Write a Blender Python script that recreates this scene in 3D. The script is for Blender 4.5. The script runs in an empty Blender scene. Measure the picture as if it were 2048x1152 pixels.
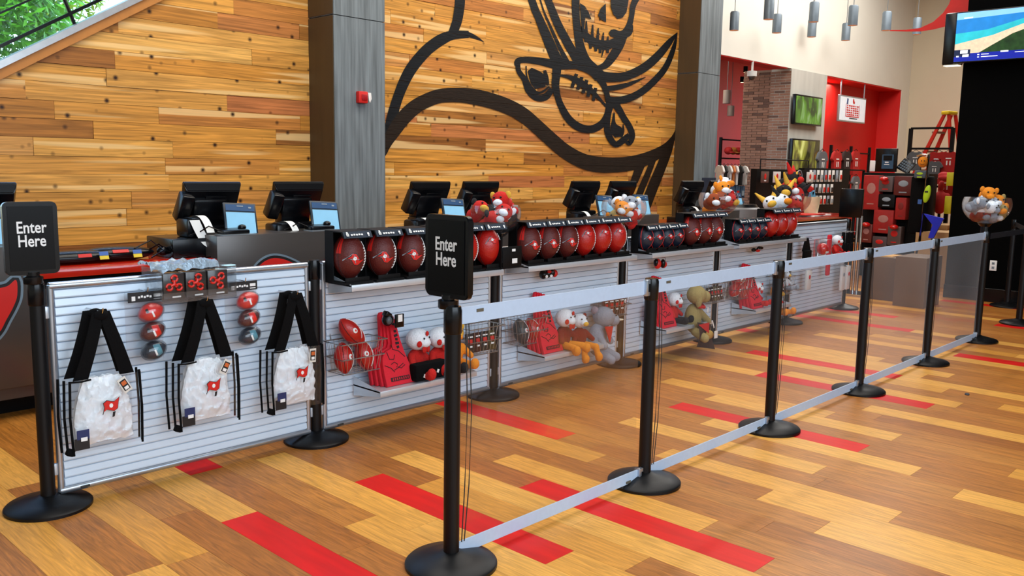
import bpy, bmesh, math, random
from mathutils import Vector, Matrix, noise
C = bpy.context.scene.collection
S = bpy.context.scene
random.seed(7)
PI = math.pi

# ---------------------------------------------------------------- camera
FPX = 1753.4
CF = Vector((0.71778953, 0.68235057, -0.13847705))
CR = Vector((0.69055896, -0.7230894, 0.01643255))
CU = Vector((0.08891852, 0.10742168, 0.99022931))
CO = Vector((0, 0, 1.5))
cam = bpy.data.cameras.new('camera'); cam.sensor_width = 36; cam.lens = 36 * FPX / 2048
cam.clip_start = .05; cam.clip_end = 200
camo = bpy.data.objects.new('camera', cam); C.objects.link(camo)
camo.matrix_world = Matrix(((CR.x, CU.x, -CF.x, CO.x), (CR.y, CU.y, -CF.y, CO.y), (CR.z, CU.z, -CF.z, CO.z), (0, 0, 0, 1)))
S.camera = camo
def ray(x, y): return CF * FPX + CR * (x - 1024) - CU * (y - 576)
def atY(x, y, Y): d = ray(x, y); return CO + d * (Y / d.y)
def atX(x, y, X): d = ray(x, y); return CO + d * (X / d.x)
def project(p):
    v = Vector(p) - CO; d = v.dot(CF)
    if d < .1: return None
    return (1024 + FPX * v.dot(CR) / d, 576 - FPX * v.dot(CU) / d, d)

# ---------------------------------------------------------------- light and exposure
S.view_settings.view_transform = 'Standard'; S.view_settings.look = 'None'
S.view_settings.gamma = 1; S.view_settings.exposure = 0.0; S.view_settings.use_curve_mapping = False
w = bpy.data.worlds.new('world'); S.world = w; w.use_nodes = True
nt = w.node_tree; nt.nodes.clear()
sk = nt.nodes.new('ShaderNodeTexSky'); sk.sky_type = 'NISHITA'; sk.sun_elevation = math.radians(50); sk.sun_rotation = math.radians(160)
sk.sun_disc = False
bg = nt.nodes.new('ShaderNodeBackground'); bg.inputs['Strength'].default_value = .85
wo = nt.nodes.new('ShaderNodeOutputWorld')
nt.links.new(sk.outputs[0], bg.inputs[0]); nt.links.new(bg.outputs[0], wo.inputs[0])
def area(name, loc, rot, sx, sy, power, col):
    l = bpy.data.lights.new(name, 'AREA'); l.shape = 'RECTANGLE'; l.size = sx; l.size_y = sy; l.energy = power; l.color = col
    o = bpy.data.objects.new(name, l); C.objects.link(o); o.location = loc; o.rotation_euler = rot; return o
area('ceiling_light', (5.5, 3.2, 6.2), (0, 0, 0), 9, 3.5, 350, (1, .95, .88))
area('ceiling_light', (16, 5.0, 6.2), (0, 0, 0), 6, 4, 560, (1, .97, .92))
area('wall_washer', (7, 5.6, 6.1), (math.radians(28), 0, 0), 10, .5, 230, (1, .93, .82))
area('front_cool_fill', (1.0, -3.5, 3.4), (math.radians(72), 0, math.radians(-12)), 9, 4, 640, (.72, .86, 1))  # added area lamp inside the closed front wall, cool light for the slats
area('alcove_light', (15, 10.2, 3.7), (0, 0, 0), 1.8, 1.8, 70, (1, .85, .7))
area('alcove_light', (18.6, 8.33, 3.36), (0, 0, 0), .8, .3, 26, (1, .8, .66))

# ---------------------------------------------------------------- materials
MATS = {}
def lin(h):
    h = h.lstrip('#'); c = [int(h[i:i + 2], 16) / 255 for i in (0, 2, 4)]
    return tuple((x / 12.92 if x <= .04045 else ((x + .055) / 1.055) ** 2.4) for x in c) + (1,)
def mat(name, col, rough=.5, metal=0, var=.08, scale=12, bump=0, emit=0, coat=0, stretch=None, spec=.5):
    if name in MATS: return MATS[name]
    m = bpy.data.materials.new(name); m.use_nodes = True; MATS[name] = m
    nt = m.node_tree; p = nt.nodes['Principled BSDF']
    c = lin(col)
    tc = nt.nodes.new('ShaderNodeTexCoord'); mp = nt.nodes.new('ShaderNodeMapping')
    mp.inputs['Scale'].default_value = stretch or (1, 1, 1)
    nz = nt.nodes.new('ShaderNodeTexNoise'); nz.inputs['Scale'].default_value = scale; nz.inputs['Detail'].default_value = 3
    nt.links.new(tc.outputs['Object'], mp.inputs[0]); nt.links.new(mp.outputs[0], nz.inputs['Vector'])
    mx = nt.nodes.new('ShaderNodeMix'); mx.data_type = 'RGBA'
    mx.inputs[6].default_value = tuple(max(0, x * (1 - var * 2)) for x in c[:3]) + (1,)
    mx.inputs[7].default_value = tuple(min(1, x * (1 + var * 2)) for x in c[:3]) + (1,)
    nt.links.new(nz.outputs['Fac'], mx.inputs[0]); nt.links.new(mx.outputs[2], p.inputs['Base Color'])
    p.inputs['Roughness'].default_value = rough; p.inputs['Metallic'].default_value = metal
    if coat: p.inputs['Coat Weight'].default_value = coat; p.inputs['Coat Roughness'].default_value = .08
    p.inputs['Specular IOR Level'].default_value = spec
    if bump:
        b = nt.nodes.new('ShaderNodeBump'); b.inputs['Strength'].default_value = bump; b.inputs['Distance'].default_value = .01
        nt.links.new(nz.outputs['Fac'], b.inputs['Height']); nt.links.new(b.outputs[0], p.inputs['Normal'])
    if emit:
        nt.links.new(mx.outputs[2], p.inputs['Emission Color']); p.inputs['Emission Strength'].default_value = emit
    return m
def ramp(nt, stops):
    r = nt.nodes.new('ShaderNodeValToRGB'); e = r.color_ramp.elements
    while len(e) > 1: e.remove(e[0])
    e[0].position = stops[0][0]; e[0].color = lin(stops[0][1])
    for p_, c_ in stops[1:]:
        k = e.new(p_); k.color = lin(c_)
    return r
def wood(name, stops, axis, grain=(1.2, 30), knots=0, rough=.45, coat=0, dark=.55, wav=0.0, paint=None, kscale=(2.2, 9), sap=None, spec=.5):
    """plank wood: per-piece tone by Object Info random (or the face attribute rnd), grain along axis"""
    m = bpy.data.materials.new(name); m.use_nodes = True; MATS[name] = m
    nt = m.node_tree; N = nt.nodes; L = nt.links; p = N['Principled BSDF']
    tc = N.new('ShaderNodeTexCoord'); oi = N.new('ShaderNodeObjectInfo'); at = N.new('ShaderNodeAttribute'); at.attribute_name = 'rnd'
    ad = N.new('ShaderNodeMath'); ad.operation = 'ADD'; L.new(oi.outputs['Random'], ad.inputs[0]); L.new(at.outputs['Fac'], ad.inputs[1])
    fr = N.new('ShaderNodeMath'); fr.operation = 'FRACT'; L.new(ad.outputs[0], fr.inputs[0])
    sc = N.new('ShaderNodeMath'); sc.operation = 'MULTIPLY'; sc.inputs[1].default_value = 57.3; L.new(fr.outputs[0], sc.inputs[0])
    cb = N.new('ShaderNodeCombineXYZ'); [L.new(sc.outputs[0], cb.inputs[i]) for i in range(3)]
    va = N.new('ShaderNodeVectorMath'); L.new(tc.outputs['Object'], va.inputs[0]); L.new(cb.outputs[0], va.inputs[1])
    mp = N.new('ShaderNodeMapping'); s = [grain[1]] * 3; s[axis] = grain[0]; mp.inputs['Scale'].default_value = s; L.new(va.outputs[0], mp.inputs[0])
    nz = N.new('ShaderNodeTexNoise'); nz.inputs['Scale'].default_value = 1; nz.inputs['Detail'].default_value = 5; nz.inputs['Distortion'].default_value = wav; L.new(mp.outputs[0], nz.inputs['Vector'])
    r = ramp(nt, stops); L.new(fr.outputs[0], r.inputs[0]); r.color_ramp.interpolation = 'LINEAR'
    g = N.new('ShaderNodeMapRange'); g.inputs[1].default_value = .3; g.inputs[2].default_value = .7; g.inputs[3].default_value = dark; g.inputs[4].default_value = 1.18; L.new(nz.outputs['Fac'], g.inputs[0])
    mu = N.new('ShaderNodeMix'); mu.data_type = 'RGBA'; mu.blend_type = 'MULTIPLY'; mu.inputs[0].default_value = 1
    L.new(r.outputs[0], mu.inputs[6]); L.new(g.outputs[0], mu.inputs[7]); out = mu.outputs[2]
    if sap:                                              # pale sapwood streaks along the edges of some boards
        ms = N.new('ShaderNodeMapping'); q_ = [sap[2]] * 3; q_[axis] = sap[1]; ms.inputs['Scale'].default_value = q_; L.new(va.outputs[0], ms.inputs[0])
        ns = N.new('ShaderNodeTexNoise'); ns.inputs['Scale'].default_value = 1; ns.inputs['Detail'].default_value = 1.5; L.new(ms.outputs[0], ns.inputs['Vector'])
        rs = N.new('ShaderNodeMapRange'); rs.inputs[1].default_value = .60; rs.inputs[2].default_value = .66; L.new(ns.outputs['Fac'], rs.inputs[0])
        m3 = N.new('ShaderNodeMix'); m3.data_type = 'RGBA'; m3.inputs[7].default_value = lin(sap[0]); L.new(rs.outputs[0], m3.inputs[0]); L.new(out, m3.inputs[6])
        m4 = N.new('ShaderNodeMix'); m4.data_type = 'RGBA'; m4.inputs[0].default_value = .6; L.new(out, m4.inputs[6]); L.new(m3.outputs[2], m4.inputs[7]); out = m4.outputs[2]
    if knots:
        mk = N.new('ShaderNodeMapping'); s = [kscale[1]] * 3; s[axis] = kscale[0]; mk.inputs['Scale'].default_value = s; L.new(va.outputs[0], mk.inputs[0])
        # flatten the depth axis so that knots stay round on the face
        vo = N.new('ShaderNodeTexVoronoi'); vo.voronoi_dimensions = '3D'; vo.inputs['Scale'].default_value = 1; L.new(mk.outputs[0], vo.inputs['Vector'])
        k1 = N.new('ShaderNodeMapRange'); k1.inputs[1].default_value = .05 * knots; k1.inputs[2].default_value = .17 * knots; L.new(vo.outputs['Distance'], k1.inputs[0])
        m2 = N.new('ShaderNodeMix'); m2.data_type = 'RGBA'; m2.inputs[6].default_value = lin('#2e1608'); L.new(k1.outputs[0], m2.inputs[0]); L.new(out, m2.inputs[7]); out = m2.outputs[2]
    L.new(out, p.inputs['Base Color']); p.inputs['Roughness'].default_value = rough; p.inputs['Specular IOR Level'].default_value = spec
    if coat: p.inputs['Coat Weight'].default_value = coat; p.inputs['Coat Roughness'].default_value = .15
    b = N.new('ShaderNodeBump'); b.inputs['Strength'].default_value = .12; b.inputs['Distance'].default_value = .003
    L.new(nz.outputs['Fac'], b.inputs['Height']); L.new(b.outputs[0], p.inputs['Normal'])
    return m
def clear(name, col='#ffffff', gloss=.12, haze=.05, rough=.05, graze=0):
    m = bpy.data.materials.new(name); m.use_nodes = True; MATS[name] = m
    nt = m.node_tree; N = nt.nodes; L = nt.links; N.remove(N['Principled BSDF']); o = N['Material Output']
    t = N.new('ShaderNodeBsdfTransparent'); t.inputs[0].default_value = lin(col)
    g = N.new('ShaderNodeBsdfGlossy'); g.inputs['Roughness'].default_value = rough; g.inputs[0].default_value = (1, 1, 1, 1)
    d = N.new('ShaderNodeBsdfDiffuse'); nz = N.new('ShaderNodeTexNoise'); nz.inputs['Scale'].default_value = 3
    r = N.new('ShaderNodeMapRange'); r.inputs[3].default_value = haze * .6; r.inputs[4].default_value = haze * 1.4; L.new(nz.outputs['Fac'], r.inputs[0])
    d.inputs[0].default_value = (.85, .87, .9, 1)
    a = N.new('ShaderNodeMixShader'); b = N.new('ShaderNodeMixShader'); fz = N.new('ShaderNodeFresnel'); fz.inputs[0].default_value = 1.3
    ml = N.new('ShaderNodeMath'); ml.operation = 'MULTIPLY_ADD'; ml.inputs[1].default_value = gloss; ml.inputs[2].default_value = gloss * .06; L.new(fz.outputs[0], ml.inputs[0])
    hz = r.outputs[0]
    if graze:                                            # a scuffed sheet looks milkier the more obliquely it is seen
        lw = N.new('ShaderNodeLayerWeight'); lw.inputs[0].default_value = .5; pw = N.new('ShaderNodeMath'); pw.operation = 'POWER'; pw.inputs[1].default_value = 6; L.new(lw.outputs['Facing'], pw.inputs[0])
        ma = N.new('ShaderNodeMath'); ma.operation = 'MULTIPLY_ADD'; ma.inputs[1].default_value = graze; L.new(pw.outputs[0], ma.inputs[0]); L.new(hz, ma.inputs[2]); hz = ma.outputs[0]
    L.new(hz, a.inputs[0]); L.new(t.outputs[0], a.inputs[1]); L.new(d.outputs[0], a.inputs[2])
    L.new(ml.outputs[0], b.inputs[0]); L.new(a.outputs[0], b.inputs[1]); L.new(g.outputs[0], b.inputs[2]); L.new(b.outputs[0], o.inputs[0])
    return m
black = mat('black_plastic', '#06070a', .25, spec=.35); matte = mat('black_matte', '#050506', .6, spec=.2)
powder = mat('powder_coat', '#09090b', .4, spec=.3, bump=.03, scale=300)
alu = mat('aluminium', '#b9c2cd', .28, .85, var=.03); slatm = mat('slat_white', '#d2e0ee', .33, .1, var=.04, scale=3)
shelfm = mat('shelf_metal', '#ccd3da', .35, .5, var=.03); chrome = mat('chrome', '#c9ccd0', .15, 1, var=.02)
wire = mat('basket_wire', '#a8a6a2', .3, .8)
red = mat('red_plastic', '#c21a14', .35, coat=.3); redfoam = mat('red_foam', '#d01228', .8, bump=.1, scale=200)
brown_ball = mat('brown_leather', '#5a1812', .5, bump=.3, scale=160); red_ball = mat('red_leather', '#b0160e', .38, bump=.25, scale=160, coat=.2)
navy_ball = mat('navy_leather', '#1b2231', .42, bump=.2, scale=160)
white = mat('white_print', '#e9e9e6', .6, var=.02); grey = mat('grey_print', '#8c97a0', .5); dkprint = mat('dark_print', '#101114', .5)
redprint = mat('red_print', '#cc1a12', .5, var=.04)
belt = mat('silver_belt', '#b6c6da', .55, .1, var=.03, scale=40); bbelt = mat('black_belt', '#151b22', .6)
sheet = clear('clear_sheet', '#f8f9fa', .16, .008, .08, .9); plastic = clear('clear_plastic', '#f7f8f9', .55, .02, .08)
tissue = mat('white_tissue', '#eef0f2', .7, var=.03, bump=.3, scale=40); cloth = mat('black_cloth', '#060607', .9, bump=.3, scale=90, spec=.15)
counter_grey = mat('grey_laminate', '#5b5755', .3, .55, var=.06, scale=1.5, stretch=(.3, 1, 6)); counter_red = mat('red_counter_top', '#b8200d', .13, coat=.4)
screenblue = mat('blue_display', '#7fb2cf', .3, emit=.35, var=.04)
paper = mat('receipt_paper', '#eeeeea', .7, var=.02)
conc = mat('dark_concrete_panel', '#687175', .55, var=.42, scale=9, stretch=(3, 3, .16), bump=.2)
wallwhite = mat('white_plaster', '#dcd9cd', .8, var=.02, scale=2); wallred = mat('red_paint', '#c40f08', .6, var=.03, scale=2)
wallbeige = mat('beige_plaster', '#c9bda4', .8, var=.02, scale=2)
def wallwood():
    return wood('wall_wood', [(0, '#ce8a36'), (.2, '#da9c46'), (.3, '#c07a3a'), (.42, '#e0a552'), (.58, '#d0903e'), (.68, '#bd7442'), (.78, '#e2ac5a'), (.87, '#d6963f'), (.93, '#925a2a'), (1, '#cc8a38')], 0, grain=(1.2, 34), knots=1.15, rough=.45, dark=.5, wav=1.3, kscale=(6.5, 6.5), sap=('#f2cf90', .4, 11), spec=.3)
MW = wallwood()
FL = wood('floor_light', [(0, '#dc9a3e'), (.5, '#e2a44a'), (1, '#d08e36')], 1, grain=(3.2, 46), rough=.42, coat=.05, dark=.72, wav=2.2, spec=.3)
FB = wood('floor_brown', [(0, '#ae6a28'), (.3, '#bb772f'), (.6, '#a56224'), (.85, '#c07d34'), (1, '#aa682a')], 1, grain=(3.2, 46), rough=.42, coat=.05, dark=.58, wav=2.2, spec=.3)
FR = wood('floor_red', [(0, '#c8120c'), (1, '#d2180f')], 1, grain=(3, 20), rough=.42, coat=.03, dark=.92, spec=.2)

# ---------------------------------------------------------------- mesh helpers
class MB:
    def __init__(s): s.b = bmesh.new(); s.mi = 0; s.ms = []
    def m(s, material):
        if material not in s.ms: s.ms.append(material)
        s.mi = s.ms.index(material); return s
    def _tag(s, vs, fs=None):
        fs = fs if fs is not None else {f for v in vs for f in v.link_faces}
        for f in fs: f.material_index = s.mi
    def box(s, c, d, rot=None, bev=0):
        r = bmesh.ops.create_cube(s.b, size=1); vs = r['verts']
        bmesh.ops.scale(s.b, vec=d, verts=vs)
        if bev:
            g = bmesh.ops.bevel(s.b, geom=list({e for v in vs for e in v.link_edges}), offset=bev, segments=2, affect='EDGES', profile=.5)
            vs = list({v for f in g['faces'] for v in f.verts} | {v for v in vs if v.is_valid})
        M = Matrix.Translation(c) @ (rot.to_4x4() if rot else Matrix())
        bmesh.ops.transform(s.b, matrix=M, verts=vs); s._tag(vs); return s
    def ell(s, c, r, rot=None, u=20, v=12):
        g = bmesh.ops.create_uvsphere(s.b, u_segments=u, v_segments=v, radius=1); vs = g['verts']
        M = Matrix.Translation(c) @ (rot.to_4x4() if rot else Matrix()) @ Matrix.Diagonal((*r, 1))
        bmesh.ops.transform(s.b, matrix=M, verts=vs); s._tag(vs); return s
    def cone(s, p0, p1, r0, r1, n=20):
        p0 = Vector(p0); p1 = Vector(p1); d = p1 - p0
        g = bmesh.ops.create_cone(s.b, cap_ends=True, segments=n, radius1=r0, radius2=r1, depth=d.length); vs = g['verts']
        M = Matrix.Translation((p0 + p1) / 2) @ d.to_track_quat('Z', 'Y').to_matrix().to_4x4()
        bmesh.ops.transform(s.b, matrix=M, verts=vs); s._tag(vs); return s
    def tube(s, pts, r, n=6, closed=False):
        pts = [Vector(p) for p in pts]; rings = []; k = len(pts)
        for i, p in enumerate(pts):
            a = pts[(i - 1) % k] if (closed or i) else p; c = pts[(i + 1) % k] if (closed or i < k - 1) else p
            d = (c - a).normalized(); q = d.to_track_quat('Z', 'Y'); rr = r[i] if isinstance(r, (list, tuple)) else r
            rings.append([s.b.verts.new(p + q @ Vector((rr * math.cos(2 * PI * j / n), rr * math.sin(2 * PI * j / n), 0))) for j in range(n)])
        fs = []
        for i in range(k if closed else k - 1):
            A = rings[i]; B = rings[(i + 1) % k]
            off = 0
            if closed and i == k - 1: off = min(range(n), key=lambda o: (A[0].co - B[o].co).length)
            for j in range(n): fs.append(s.b.faces.new((A[j], A[(j + 1) % n], B[(j + 1 + off) % n], B[(j + off) % n])))
        if not closed: fs.append(s.b.faces.new(rings[0][::-1])); fs.append(s.b.faces.new(rings[-1]))
        s._tag(None, fs); return s
    def lathe(s, prof, c=(0, 0, 0), n=32, rot=None):
        c = Vector(c); R = rot or Matrix.Identity(3); rings = []
        for r, z in prof:
            if r < 1e-5: rings.append([s.b.verts.new(c + R @ Vector((0, 0, z)))])
            else: rings.append([s.b.verts.new(c + R @ Vector((r * math.cos(2 * PI * j / n), r * math.sin(2 * PI * j / n), z))) for j in range(n)])
        fs = []
        for A, B in zip(rings, rings[1:]):
            for j in range(n):
                k = (j + 1) % n
                q = [A[j], A[k], B[k], B[j]] if len(A) > 1 and len(B) > 1 else ([A[0], B[k], B[j]] if len(A) == 1 and len(B) > 1 else ([A[j], A[k], B[0]] if len(A) > 1 else None))
                if q: fs.append(s.b.faces.new(q))
        s._tag(None, fs); return s
    def prism(s, pts, off):
        """extrude the flat polygon pts (3D) by the vector off"""
        off = Vector(off); a = [s.b.verts.new(Vector(p)) for p in pts]; b = [s.b.verts.new(Vector(p) + off) for p in pts]; n = len(a)
        fs = [s.b.faces.new(a), s.b.faces.new(b[::-1])] + [s.b.faces.new((a[i], b[i], b[(i + 1) % n], a[(i + 1) % n])) for i in range(n)]
        s._tag(None, fs); return s
    def grid(s, f, nu, nv):
        g = [[s.b.verts.new(f(i / nu, j / nv)) for j in range(nv + 1)] for i in range(nu + 1)]
        s._tag(None, [s.b.faces.new((g[i][j], g[i + 1][j], g[i + 1][j + 1], g[i][j + 1])) for i in range(nu) for j in range(nv)]); return s
    def mesh(s, name, smooth=True):
        bmesh.ops.recalc_face_normals(s.b, faces=s.b.faces[:])
        me = bpy.data.meshes.new(name); s.b.to_mesh(me); s.b.free()
        for m in s.ms: me.materials.append(m)
        if smooth:
            me.polygons.foreach_set('use_smooth', [True] * len(me.polygons))
            try: me.set_sharp_from_angle(angle=math.radians(38))
            except Exception: pass
        return me
    def build(s, name, parent=None, smooth=True, loc=None):
        o = bpy.data.objects.new(name, s.mesh(name, smooth)); C.objects.link(o)
        if loc is not None: o.location = loc
        if parent: o.parent = parent
        return o
def RX(a): return Matrix.Rotation(a, 3, 'X')
def RY(a): return Matrix.Rotation(a, 3, 'Y')
def RZ(a): return Matrix.Rotation(a, 3, 'Z')
def tag(o, label, cat, group=None, kind=None):
    o['label'] = label; o['category'] = cat
    if group: o['group'] = group
    if kind: o['kind'] = kind
    return o
def thing(name, label, cat, loc=(0, 0, 0), rz=0, group=None):
    o = bpy.data.objects.new(name, None); o.empty_display_size = .05; C.objects.link(o)
    o.location = loc; o.rotation_euler = (0, 0, rz); return tag(o, label, cat, group)
def struct(mb, name, parent=None, smooth=False):
    o = mb.build(name, parent, smooth); o['kind'] = 'structure'; return o
KIDS = {}
def children(o): return [c for c in bpy.data.objects if c.parent == o]
def dup(o, parent=None):
    c = o.copy(); C.objects.link(c)
    if parent: c.parent = parent
    if o.name not in KIDS: KIDS[o.name] = children(o)
    for ch in KIDS[o.name]: dup(ch, c)
    return c
def dupat(o, loc, label, rz=None, group=None, scale=None, rot=None):
    c = dup(o); c.location = loc; c['label'] = label
    if rz is not None: c.rotation_euler = (0, 0, rz)
    if rot is not None: c.rotation_euler = rot
    if group: c['group'] = group
    if scale: c.scale = (scale,) * 3 if not isinstance(scale, tuple) else scale
    return c
class Proto:
    """first use moves the thing itself, later uses copy it"""
    def __init__(s, o): s.o = o; s.used = False
    def at(s, loc, label, rz=None, group=None, scale=None, rot=None):
        if s.used: return dupat(s.o, loc, label, rz, group, scale, rot)
        s.used = True; s.kids = [k for k in children(s.o)]; KIDS[s.o.name] = s.kids
        for k in s.kids: KIDS[k.name] = children(k)
        o = s.o; o.location = loc; o['label'] = label
        if rz is not None: o.rotation_euler = (0, 0, rz)
        if rot is not None: o.rotation_euler = rot
        if group: o['group'] = group
        if scale: o.scale = (scale,) * 3 if not isinstance(scale, tuple) else scale
        return o
def text(name, s, size, m, parent, M, ext=.0006, sx=1.0, bold=0):
    cu = bpy.data.curves.new(name, 'FONT'); cu.body = s; cu.size = size; cu.extrude = ext; cu.offset = bold; cu.align_x = 'CENTER'; cu.align_y = 'CENTER'; cu.space_line = .82; cu.resolution_u = 3
    t = bpy.data.objects.new(name, cu); C.objects.link(t); dg = bpy.context.evaluated_depsgraph_get()
    me = bpy.data.meshes.new_from_object(t.evaluated_get(dg)); bpy.data.objects.remove(t)
    me.materials.clear(); me.materials.append(m); me.transform(Matrix.Diagonal((sx, 1, 1, 1)))
    o = bpy.data.objects.new(name, me); C.objects.link(o); o.parent = parent; o.matrix_local = M; return o
def frame(origin, xdir, ydir):
    x = Vector(xdir).normalized(); z = x.cross(Vector(ydir)).normalized(); y = z.cross(x)
    return Matrix(((x.x, y.x, z.x, origin[0]), (x.y, y.y, z.y, origin[1]), (x.z, y.z, z.z, origin[2]), (0, 0, 0, 1)))
def stroke(pts):
    """centre line with widths (x, y, w) -> outline polygon, smoothed"""
    P = []
    n = len(pts)
    for i in range(n - 1):
        p0 = pts[max(0, i - 1)]; p1 = pts[i]; p2 = pts[i + 1]; p3 = pts[min(n - 1, i + 2)]
        for k in range(5):
            t = k / 5
            P.append(tuple(.5 * ((2 * p1[a]) + (-p0[a] + p2[a]) * t + (2 * p0[a] - 5 * p1[a] + 4 * p2[a] - p3[a]) * t * t + (-p0[a] + 3 * p1[a] - 3 * p2[a] + p3[a]) * t ** 3) for a in range(3)))
    P.append(tuple(pts[-1])); Lf = []; Rt = []
    for i, (x, y, w_) in enumerate(P):
        a = P[max(0, i - 1)]; b = P[min(len(P) - 1, i + 1)]; dx = b[0] - a[0]; dy = b[1] - a[1]; l = math.hypot(dx, dy) or 1
        nx, ny = -dy / l, dx / l; h = max(.4, w_ / 2); Lf.append((x + nx * h, y + ny * h)); Rt.append((x - nx * h, y - ny * h))
    return Lf, Rt
ORD = ['first', 'second', 'third', 'fourth', 'fifth', 'sixth', 'seventh', 'eighth', 'ninth', 'tenth']

# ================================================================ STRUCTURE
WY = 8.0
# ---- floor
x0c, pc = 1.706, .1702
PL = 1.21
explicit = {0: [(2.07, 'R'), (3.29, 'L')], 4: [(2.07, 'R')], 7: [(1.478, 'R')], 1: [(3.895, 'R')], 11: [(3.043, 'R'), (.607, 'L')], 17: [(1.783, 'R')], 28: [(2.28, 'R')], 35: [(1.04, 'R')],
            24: [(1.83, 'R')], 46: [(1.24, 'R')], 40: [(2.9, 'R')], 33: [(3.9, 'R')], 44: [(3.3, 'R')], 51: [(.9, 'R')], 37: [(4.3, 'R')],
            -2: [(3.055, 'L')], -4: [(2.6, 'L'), (3.81, 'L')], 6: [(2.231, 'L')], 5: [(1.826, 'L')], 8: [(1.826, 'L')], 10: [(2.69, 'L'), (.257, 'L')], 3: [(1.464, 'L')],
            14: [(1.8, 'L')], 16: [(1.448, 'L')], 15: [(-.01, 'L')], 18: [(-.11, 'L')], 12: [(1.3, 'L')], 20: [(2.2, 'L')], 22: [(.9, 'L')], 26: [(.3, 'L')], 27: [(1.9, 'L')], 31: [(2.6, 'L')]}
floor_list = []
for n in range(-12, 145):
    ex = explicit.get(n, []); base = ex[0][0] if ex else random.uniform(-3, -1.8)
    k = math.floor((base + 2) / PL); start = base - k * PL
    exd = {round((y - start) / PL): c for y, c in ex}
    for j in range(int((8.0 - start) / PL) + 1):
        y = start + j * PL; c = exd.get(j) or ('L' if random.random() < .15 else 'B')
        if n > 52 and random.random() < .1: c = 'R'
        y1 = min(y + PL, 8.0)
        if y1 - y > .05: floor_list.append((x0c + n * pc, y, y1, c))
    if start > -2: floor_list.append((x0c + n * pc, -2, start, 'B'))
fl = MB(); fl.m(mat('subfloor', '#3a2010', .8)); fl.box((12, 3.5, -.06), (30, 15, .1)); floor = struct(fl, 'floor')
floor.name = 'floor'
def key(f):
    c = (f[0] + .085, (f[1] + f[2]) / 2, 0); best = None
    for y in (f[1] + .05, c[1], f[2] - .05):
        q = project((c[0], y, 0))
        if q and -60 < q[0] < 2110 and q[1] < 1250 and (best is None or q[2] < best): best = q[2]
    return best if best else 1e6 + c[0]
floor_list.sort(key=key)
mats_f = {'L': FL, 'B': FB, 'R': FR}; pm = {}
for i, (x, ya, yb, c) in enumerate(floor_list[:296]):
    k = (c, round(yb - ya, 2))
    if k not in pm:
        mb = MB().m(mats_f[c]); mb.box((pc / 2, (yb - ya) / 2, -.005), (pc - .0012, yb - ya - .0012, .01)); pm[k] = mb.mesh('plank', False)
    o = bpy.data.objects.new('plank', pm[k]); C.objects.link(o); o.parent = floor; o.location = (x, ya, 0)
me = bpy.data.meshes.new('distant_planks'); V = []; Fc = []; mi = []; rn = []
for (x, ya, yb, c) in floor_list[296:]:
    b = len(V); g = .0006
    V += [(x + g, ya + g, 0), (x + pc - g, ya + g, 0), (x + pc - g, yb - g, 0), (x + g, yb - g, 0), (x + g, ya + g, -.01), (x + pc - g, ya + g, -.01), (x + pc - g, yb - g, -.01), (x + g, yb - g, -.01)]
    Fc += [(b, b + 1, b + 2, b + 3), (b, b + 4, b + 5, b + 1), (b + 1, b + 5, b + 6, b + 2), (b + 2, b + 6, b + 7, b + 3), (b + 3, b + 7, b + 4, b)]
    mi += ['LBR'.index(c)] * 5; rn += [random.random()] * 5
me.from_pydata(V, [], Fc)
for m_ in (FL, FB, FR): me.materials.append(m_)
me.polygons.foreach_set('material_index', mi); a = me.attributes.new('rnd', 'FLOAT', 'FACE'); a.data.foreach_set('value', rn)
o = bpy.data.objects.new('floor_planks', me); C.objects.link(o); o.parent = floor; o['kind'] = 'stuff'

# ---- back wall of horizontal planks, with the sloping window at its upper left
def wx(x, y): p = atY(x, y, WY); return p.x, p.z
wa = wx(0, 140); wb = wx(290, 0)
sl = (wb[1] - wa[1]) / (wb[0] - wa[0]); ic = wa[1] - sl * wa[0]           # lower edge line of the window: z = sl*x+ic
mb = MB().m(mat('sheathing', '#3b2414', .9)); mb.prism([(-.6, WY + .05, 0), (13.4, WY + .05, 0), (13.4, WY + .05, 6.4), ((6.4 - ic) / sl, WY + .05, 6.4), (-.6, WY + .05, sl * -.6 + ic)], (0, .15, 0))
wall = struct(mb, 'wall_back')
z0, pz = 1.364 - 9 * .1535, .1535
r2 = random.Random(3); cnt = 0; rest = MB().m(MW)
wp = []
for row in range(-0, 41):
    z = z0 + row * pz - .02 * 0
    x = -.6 - r2.random() * 1.3
    while x < 13.3:
        L_ = r2.choice([.9, 1.2, 1.5, 1.8, 2.4, 2.4, 3.0]); xe = min(x + L_, 13.35)
        if xe - x > .1 and not (z >= sl * xe + ic): wp.append((max(x, -.6), xe, z, r2.uniform(-.004, .005)))
        x += L_
def wkey(p):
    q = project(((p[0] + p[1]) / 2, WY, p[2] + .07))
    vis = q and -250 < q[0] < 1500 and -120 < q[1] < 470
    return (0 if vis else 1, abs(p[2] - 2.5))
wp.sort(key=wkey)
def wplank(mb, xa, xe, z, dy, ox=0, oz=0):
    z1 = z + pz - .003
    pts = [(xa + .001, z), (xe - .001, z), (xe - .001, z1), (xa + .001, z1)]
    out = []                                          # clip below the window line
    for i in range(4):
        a_, b_ = pts[i], pts[(i + 1) % 4]; fa = a_[1] - (sl * a_[0] + ic); fb = b_[1] - (sl * b_[0] + ic)
        if fa <= 0: out.append(a_)
        if fa * fb < 0: t = fa / (fa - fb); out.append((a_[0] + (b_[0] - a_[0]) * t, a_[1] + (b_[1] - a_[1]) * t))
    if len(out) >= 3: mb.prism([(u - ox, 0, v - oz) for u, v in out], (0, .05 - dy, 0)); return True
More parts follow.
